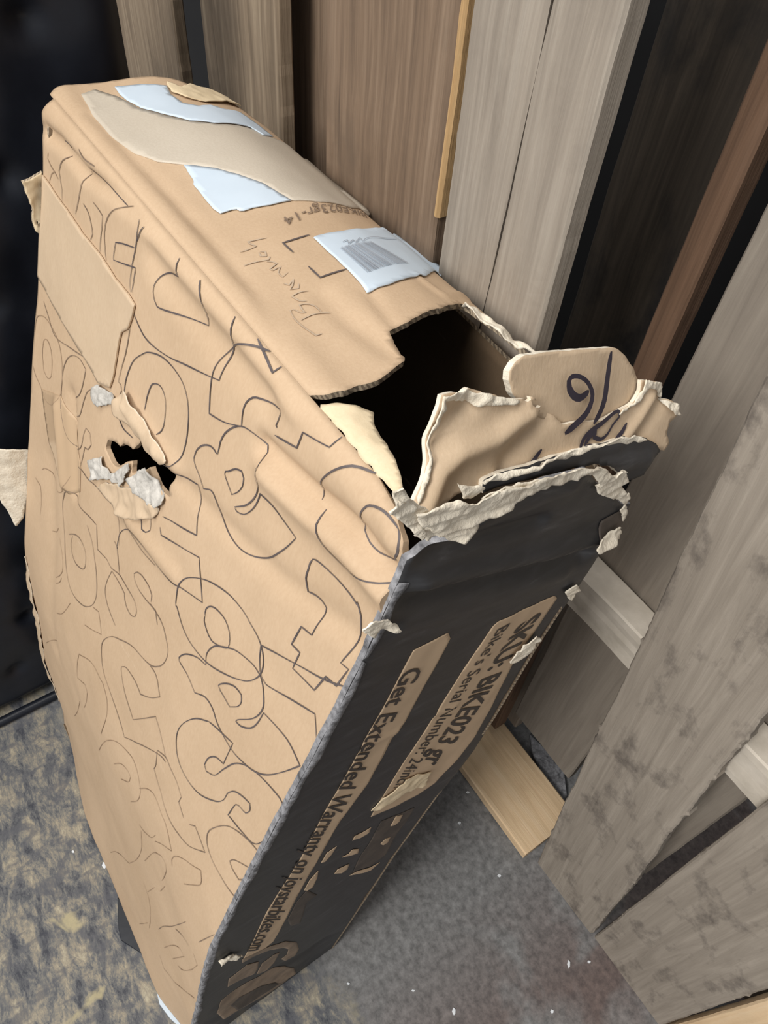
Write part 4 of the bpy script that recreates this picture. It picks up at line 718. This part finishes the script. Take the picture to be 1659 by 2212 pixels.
topp = sheet('top_panel', top_out, [], 0.004, ST, 0.005, K3, BOX, 'tan top panel torn open towards the black end')
he = np.linspace(-0.04, 1.15, 22)
end_out = [(float(front_t(LB, h)) - 0.0012, float(h)) for h in he[1:]] + [(t, h) for t, h in G['ENDTOP'][1:8]] + [(0.236, 1.122)] + [(float(back_t(h_)), h_) for h_ in (1.10, 1.04, 0.98, 0.92, 0.85, 0.78, 0.74, 0.70, 0.65, 0.60, 0.5, 0.42, 0.27, 0.1)] + [(0.246, float(floor_h(0.246)) + 0.003)] + [(t, float(floor_h(t)) + 0.003) for t in (0.15, 0.08, 0.0)] + [(float(front_t(LB, -0.055)) - 0.0012, -0.055)]
endp = sheet('end_panel', rough_poly(end_out, 0.0008, 0.006, 4), [], 0.004, SE, 0.005, [MAT['black'], MAT['kraft_in_shaded'], MAT['worn']], BOX, 'black printed end panel')
bk = [(0.0, float(floor_h(TB)) + 0.003), (LB, float(floor_h(TB)) + 0.003), (LB, 1.125), (0.60, 1.13), (0.53, 1.15), (0.3, 1.158), (0.05, 1.158), (0.0, 1.14)]
sheet('back_panel', bk, [], 0.02, lambda a, h, off: pos3(a, back_t(h) - 0.001 + off + 0.003 * np.sin(np.asarray(a) * 4.8), h), 0.005, K3, BOX)
fa = [(float(front_t(0.0, h)) + 0.004, float(h)) for h in np.linspace(-0.045, 1.14, 12)] + [(0.05, 1.172), (0.12, 1.178), (TB - 0.01, 1.15), (TB - 0.004, 0.6), (TB - 0.004, float(floor_h(TB)) + 0.004)]
sheet('far_panel', fa, [], 0.01, lambda t, h, off: pos3(0.004 - off + 0 * np.asarray(t), t, h), 0.005, K3, BOX)
sheet('bottom_panel', [(0.006, -0.008), (LB - 0.008, -0.008), (LB - 0.008, TB - 0.006), (0.006, TB - 0.006)], [], 0.03, lambda a, t, off: pos3(a, t, floor_h(t) + 0.009 - off), 0.005, K3, BOX)

# strip of the top left bent inward along the front edge, pale underside fibres on its edge
st = [(0.5155, 0.0095), (0.530, 0.0100), (0.545, 0.030), (0.552, 0.036), (0.562, 0.031), (0.574, 0.027), (0.588, 0.024), (0.607, 0.019), (0.620, 0.013), (0.628, 0.0090), (0.58, 0.0088)]
def SST(a, t, off):
    a, t = np.asarray(a, float), np.asarray(t, float)
    p = ST(a, t, off)
    p[:, 2] += -0.10 * np.maximum(t - 0.012, 0) + 0.0012 * fnoise(a * 60, t * 60, 21)
    return p
sheet('torn_strip', rough_poly(st, 0.0012, 0.004, 6), [], 0.0025, SST, 0.003, [MAT['kraft_pale'], MAT['kraft_in_shaded'], MAT['paper']], BOX, 'pale bent strip left along the torn edge')

# pen lettering
for i, (w, lines) in enumerate(G['LETTERS']):
    m = MAT['pen'] if w >= 0.85 else (MAT['pen_mid'] if w >= 0.65 else MAT['pen_faint'])
    for _l in lines:
        strokes('drawn_letter', [_l], SF, 0.0006 + 0.0008 * w, m, front, 0.0008)
for lines in G['TOPPEN']:
    strokes('printed_corner', lines, ST, 0.0016, MAT['pen'], topp)
for lines in G['PENCIL']:
    strokes('pencil_letter', lines, ST, 0.0011, MAT['pencil'], topp)
text_on('printed_text', 'BIKE023gr-14', G['SKU14'], ST, MAT['pen_mid'], topp, 0.0012)

# tape, labels and the kraft patch
def shifted(S, d):
    return lambda u, v, off: S(u, v, d + off)
tp = sheet('packing_tape', G['TAPE'], [], 0.005, shifted(ST, 0.0009), 0.0006, MAT['tape'], BOX, 'greyish packing tape across the top')
for k, lab in (('upper', 'torn white label under the tape'), ('lower', 'torn white label with a ragged corner'), ('barcode', 'white shipping label with a barcode')):
    lb = sheet('shipping_label', rough_poly(G['LABELS'][k], 0.0004, 0.004, 9), [], 0.004, shifted(ST, 0.0018), 0.0006, MAT['paper_white'], BOX, lab)
    if k == 'barcode':
        q = [np.array(p) for p in G['BARQ']]
        V, Fc = [], []
        x = 0.0
        rnd = random.Random(3)
        while x < 0.97:
            wd = rnd.choice([0.008, 0.012, 0.020])
            b = len(V)
            for uu, vv in ((x, 0), (x + wd, 0), (x + wd, 0.5), (x, 0.5), (x, 1), (x + wd, 1)):
                p = (q[0] * (1 - uu) + q[1] * uu) * (1 - vv) + (q[3] * (1 - uu) + q[2] * uu) * vv
                V.append(p)
            Fc += [(b, b + 1, b + 2, b + 3), (b + 3, b + 2, b + 5, b + 4)]
            x += wd + rnd.choice([0.010, 0.016, 0.026])
        V = np.array(V)
        link_mesh('barcode', ST(V[:, 0], V[:, 1], 0.0028), Fc, MAT['bar'], lb)
        strokes('printed_line', G['SCRIB'], ST, 0.0009, MAT['bar'], lb, 0.0028)
def SPATCH(a, h, off):
    p = SF(a, h, 0.0025 + off)
    return p
sheet('kraft_patch', rough_poly(G['PATCH'], 0.0004, 0.006, 12), [], 0.004, SPATCH, 0.0015, MAT['kraft_light'], BOX, 'plain paper patch folded over the letters')

# torn hole in the front
def crumple(S, d, amp, fr, seed):
    return lambda u, v, off: S(u, v, d + off + amp * (fnoise(np.asarray(u) * fr, np.asarray(v) * fr, seed, 2) + 0.5))
sheet('torn_flap', rough_poly(G['CURL'], 0.0008, 0.004, 13), [], 0.002, crumple(SF, 0.004, 0.004, 40, 15), 0.0012, [MAT['kraft_light'], MAT['kraft'], MAT['paper']], BOX, 'curled tan flap above the hole')
sheet('torn_flap', rough_poly(G['TAN2'], 0.0012, 0.004, 16), [], 0.002, crumple(SF, 0.002, 0.003, 50, 17), 0.0012, [MAT['kraft_light'], MAT['kraft'], MAT['paper']], BOX)
sheet('torn_paper', rough_poly(G['WHITE1'], 0.0010, 0.003, 18), [[(0.306 + (a_ - 0.306) * 1.06, 0.938 + (h_ - 0.938) * 1.25) for a_, h_ in G['HOLE']]], 0.0016, crumple(SF, 0.0025, 0.0036, 80, 19), 0.0010, MAT['paper_grey'], BOX, 'whitish torn liner around the hole')
sheet('torn_paper', rough_poly(G['WHITE2'], 0.0010, 0.003, 20), [], 0.0016, crumple(SF, 0.002, 0.0025, 80, 21), 0.0010, MAT['paper_grey'], BOX)

# print on the black end
PB = lambda nm, poly, m, d, lab=None, par=endp: sheet(nm, poly, [], 0.0025, shifted(SE, d * 0.6), 0.0002, m, par, lab)
b1 = PB('printed_band', G['LAB1'], MAT['print_tan'], 0.0008, 'tan band of warranty text')
b2 = PB('printed_band', G['LAB2'], MAT['print_tan'], 0.0008, 'tan band with stock and serial number')
text_on('printed_text', 'SKU: BIKE023 gr', G['TXT']['SKU'], SE, MAT['ink'], endp, bold=0.022)
text_on('printed_text', "Bike's Serial Number: 24inch", G['TXT']['SER'], SE, MAT['ink'], endp)
text_on('printed_text', 'Get Extended Warranty on joystarbikes.com', G['TXT']['GET'], SE, MAT['ink'], endp, bold=0.012)
for p in G['BROWN']: PB('printed_block', p, MAT['print_brown'], 0.0008)
for p in G['ICONS']: PB('printed_mark', p, MAT['print_tan'], 0.0014)
for p in G['LOGO']: PB('emblem_shape', p, MAT['print_dim'], 0.0010)
for p in G['LOGOIN']: PB('emblem_shape', p, MAT['print_brown'], 0.0016)
sheet('scuffed_paper', rough_poly(G['SCUFF'], 0.0012, 0.004, 22), [], 0.002, crumple(SE, 0.0016, 0.0015, 80, 23), 0.0008, MAT['kraft_pale'], endp, 'scuffed pale paper over the band')

# worn grey rim along the black edge
rim = [(float(front_t(LB, h)) - 0.0010, float(h)) for h in np.linspace(0.02, 1.13, 60)]
rim_poly = [(t - 0.0004, h) for t, h in rim] + [(t + 0.0055 + 0.004 * float(vnoise(h * 60, 1.0, 3)), h) for t, h in rim[::-1]]
sheet('worn_rim', rim_poly, [], 0.003, shifted(SE, 0.0010), 0.0004, MAT['worn'], endp, 'worn grey rim of the black print')

# flaps at the torn end
SLIP = flap_surface(0.004, 1.13, [(0.16, 0.040, 0.24, 0.030, 0.006, 0.004), (0.10, 0.049, 0.20, 0.047, 0.005, 0.002)], 0.0012, 31)
STAN = flap_surface(0.0, 1.13, G['FLAP_CREASE'], 0.0007, 33)
SNIN = flap_surface(-0.004, 1.13, [], 0.0010, 35)
SPEN = flap_surface(0.0, 1.13, G['FLAP_CREASE'], 0.0006, 33)
tanf = sheet('end_flap', rough_poly(G['TANF'], 0.0014, 0.004, 34), [], 0.0028, STAN, 0.003, [MAT['kraft_light'], MAT['kraft_in_shaded'], MAT['paper']], BOX, 'wrinkled tan flap standing at the torn end')
ninf = sheet('end_flap', rough_poly(G['NINE'], 0.0006, 0.004, 36), [], 0.0028, SNIN, 0.005, [MAT['kraft_light'], MAT['kraft_in_shaded'], MAT['paper']], BOX, 'rounded tan flap with marker numbers')
sheet('flap_lip', rough_poly(G['LIP'], 0.0007, 0.004, 38), [], 0.0028, SLIP, 0.004, [MAT['black'], MAT['kraft_in_shaded'], MAT['paper']], BOX, 'folded black lip of the end panel')
for _l in G['NINEPEN']:
    strokes('marker_number', [_l], SPEN, 0.0050, MAT['marker'], ninf, 0.0022)
for _l in G['TANPEN']:
    strokes('marker_number', [_l], STAN, 0.0036, MAT['marker'], tanf, 0.0014)
def folded(S, d, amp, seed):
    def f(u, v, off):
        u, v = np.asarray(u, float), np.asarray(v, float)
        w = v - 0.12 * u
        return S(u, v, d + off + amp * (fnoise(u * 22, w * 190, seed, 2) + 0.35 * fnoise(u * 120, w * 120, seed + 3, 2) + 0.6))
    return f
for i, p in enumerate(G['FRINGE']):
    sheet('torn_paper', rough_poly(p, 0.0009, 0.0025, 140 + i), [], 0.0014, crumple(STAN, 0.0012, 0.0018, 130, 150 + i), 0.0008, MAT['paper'], tanf)
sheet('clear_tape', G['CLEAR'], [], 0.004, shifted(SF, 0.0007), 0.0003, MAT['clear_tape'], BOX, 'glossy strip of tape near the far edge')
for i, (o, p) in enumerate(G['TORN']):
    sheet('torn_paper', rough_poly(p, 0.0008, 0.0025, 40 + i), [], 0.0014, folded(SE, 0.0025 + o, min(0.0032, 0.05 * (np.ptp(np.array(p)[:, 0]) + 0.2 * np.ptp(np.array(p)[:, 1]))), 60 + i), 0.0010, MAT['paper'], BOX)
sheet('torn_gap', G['SHADE_ORANGE'], [], 0.004, shifted(SE, 0.0012), 0.0005, MAT['print_brown'], endp, 'rust brown torn spot')

sheet('torn_paper', rough_poly(G['TORNTOP1'], 0.0012, 0.003, 90), [], 0.0016, crumple(ST, 0.001, 0.004, 90, 91), 0.001, MAT['paper'], BOX)
sheet('torn_paper', rough_poly(G['TORNTOP2'], 0.0010, 0.003, 92), [], 0.0016, crumple(ST, 0.0025, 0.0010, 60, 93), 0.001, MAT['kraft_pale'], BOX, 'torn pale liner at the far top corner')
# pieces hanging off the far edge
def SFAR(amp, seed, curl):
    def S(t, h, off):
        t, h = np.asarray(t, float), np.asarray(h, float)
        return pos3(-0.003 + off + amp * fnoise(t * 40, h * 40, seed) - curl * (t + 0.03) ** 2, t, h)
    return S
sheet('torn_corner', rough_poly(G['FAR1'] + [(0.01, 0.98)], 0.001, 0.004, 70), [], 0.002, SFAR(0.003, 71, 0), 0.004, [MAT['kraft_pale'], MAT['kraft_in_shaded'], MAT['flute']], BOX)
sheet('torn_corner', rough_poly(G['FAR2'], 0.0008, 0.004, 72), [], 0.003, SFAR(0.002, 73, 6.0), 0.001, [MAT['paper'], MAT['paper'], MAT['paper']], BOX, 'curled pale paper at the far edge')
hem = [(0.0, 0.50), (0.0, 0.10), (0.018, 0.06), (0.03, 0.10), (0.022, 0.22), (0.026, 0.33), (0.014, 0.44)]
sheet('torn_liner', rough_poly(hem, 0.002, 0.008, 74), [], 0.003, crumple(SF, 0.0015, 0.002, 50, 75), 0.001, [MAT['kraft_light'], MAT['kraft'], MAT['paper']], BOX, 'peeling pale liner on the far edge')

# ------------------------------------------------------------------ small things
sp = board('wood_splinter', MAT['chip'], 0.006, 0.004, 0.030, (0.447, 0.5735, 1.215), math.radians(3), None, 61, 0.0006, 0.0006)
tag(sp, 'thin white splinter standing against the dark grimy board', 'splinter')
sp = board('paper_strip', MAT['chip'], 0.014, 0.004, 0.10, (-0.207, 0.39, 1.10), 0, None, 62, 0.001, 0.001)
tag(sp, 'pale bluish strip showing between two crate slats at the top', 'strip')
def flat_piece(name, mat, pts, z, th, label, cat, group=None):
    return slab(name, mat, pts, z, z + th, label, cat, group)
flat_piece('paper_scrap', MAT['paper_white'], [(0.5268, -0.2579), (0.5315, -0.2532), (0.5887, -0.238), (0.6053, -0.2271), (0.6246, -0.2442), (0.594, -0.2569), (0.5654, -0.2636)], 0.0005, 0.0022, 'white paper scrap half under the bottom edge of the box', 'paper')
flat_piece('black_flap', MAT['black_vinyl'], [(0.3718, -0.2617), (0.409, -0.2188), (0.4947, -0.2375), (0.4753, -0.2618), (0.4402, -0.2816), (0.419, -0.2784)], 0.0005, 0.003, 'black sheet poking out from under the box', 'sheet')
for _p, _t in [([(0.6091, 0.4145), (0.6108, 0.4226), (0.6186, 0.432), (0.6202, 0.4291), (0.6174, 0.422)], 'largest bluish white chip, in front of the pale wooden offcut'), ([(0.6064, 0.344), (0.6055, 0.3478), (0.6089, 0.3505), (0.6109, 0.3484), (0.6107, 0.3454)], 'round white chip left of the offcut, near the black box end'), ([(0.7247, 0.3488), (0.7242, 0.3529), (0.7279, 0.3562), (0.7297, 0.3541), (0.7291, 0.3508)], 'small white speck on the grey floor midway between box and pallet'), ([(0.9075, 0.362), (0.9035, 0.3684), (0.9079, 0.3689), (0.9129, 0.3638), (0.9143, 0.3598)], 'upright white flake on the rust brown floor patch'), ([(0.9252, 0.3953), (0.9248, 0.3988), (0.9277, 0.4012), (0.9292, 0.3992), (0.9288, 0.3965)], 'small white speck right beside the upright flake on the rust patch'), ([(0.7851, 0.1045), (0.7851, 0.1074), (0.788, 0.1103), (0.7891, 0.1091), (0.7885, 0.1066)], 'white speck on the grey floor below the black box end'), ([(0.8487, 0.1457), (0.8454, 0.1513), (0.8499, 0.1528), (0.8543, 0.149), (0.8553, 0.1452)], 'long thin white flake near the bottom edge of the picture'), ([(0.7144, 0.0161), (0.714, 0.0189), (0.7168, 0.0214), (0.7182, 0.0201), (0.7178, 0.0178)], 'white speck close to the bottom corner of the black box end'), ([(0.9435, 0.2887), (0.9423, 0.2927), (0.9456, 0.2946), (0.9478, 0.2922), (0.9478, 0.2892)], 'white flake at the bottom, below the rust brown patch'), ([(0.5873, 0.4197), (0.5871, 0.4249), (0.5919, 0.4296), (0.5938, 0.4272), (0.5928, 0.4229)], 'white flake touching the corner of the pale offcut'), ([(0.2503, -0.3036), (0.2489, -0.301), (0.252, -0.2986), (0.2544, -0.2998), (0.2545, -0.3019)], 'white speck on the mottled floor left of the box'), ([(0.304, -0.2655), (0.2995, -0.2606), (0.3054, -0.2575), (0.3113, -0.2602), (0.3127, -0.2639)], 'pale shred on the mottled floor against the box bottom edge'), ([(0.5678, 0.3946), (0.5673, 0.3986), (0.5709, 0.4018), (0.5727, 0.3998), (0.5722, 0.3966)], 'white flake in the shadow between box end and offcut')]:
    flat_piece("paint_chip", MAT["chip"], _p, 0.0004, 0.0012, _t, "debris", "white chips on the floor")
flat_piece('rubber_scrap', MAT['worn'], [(0.5469, 0.5836), (0.6392, 0.5978), (0.6856, 0.5642), (0.6986, 0.5367), (0.6495, 0.5427), (0.5897, 0.5568)], 0.0005, 0.012, 'dusty grey ribbed scrap behind the pale offcut', 'scrap')
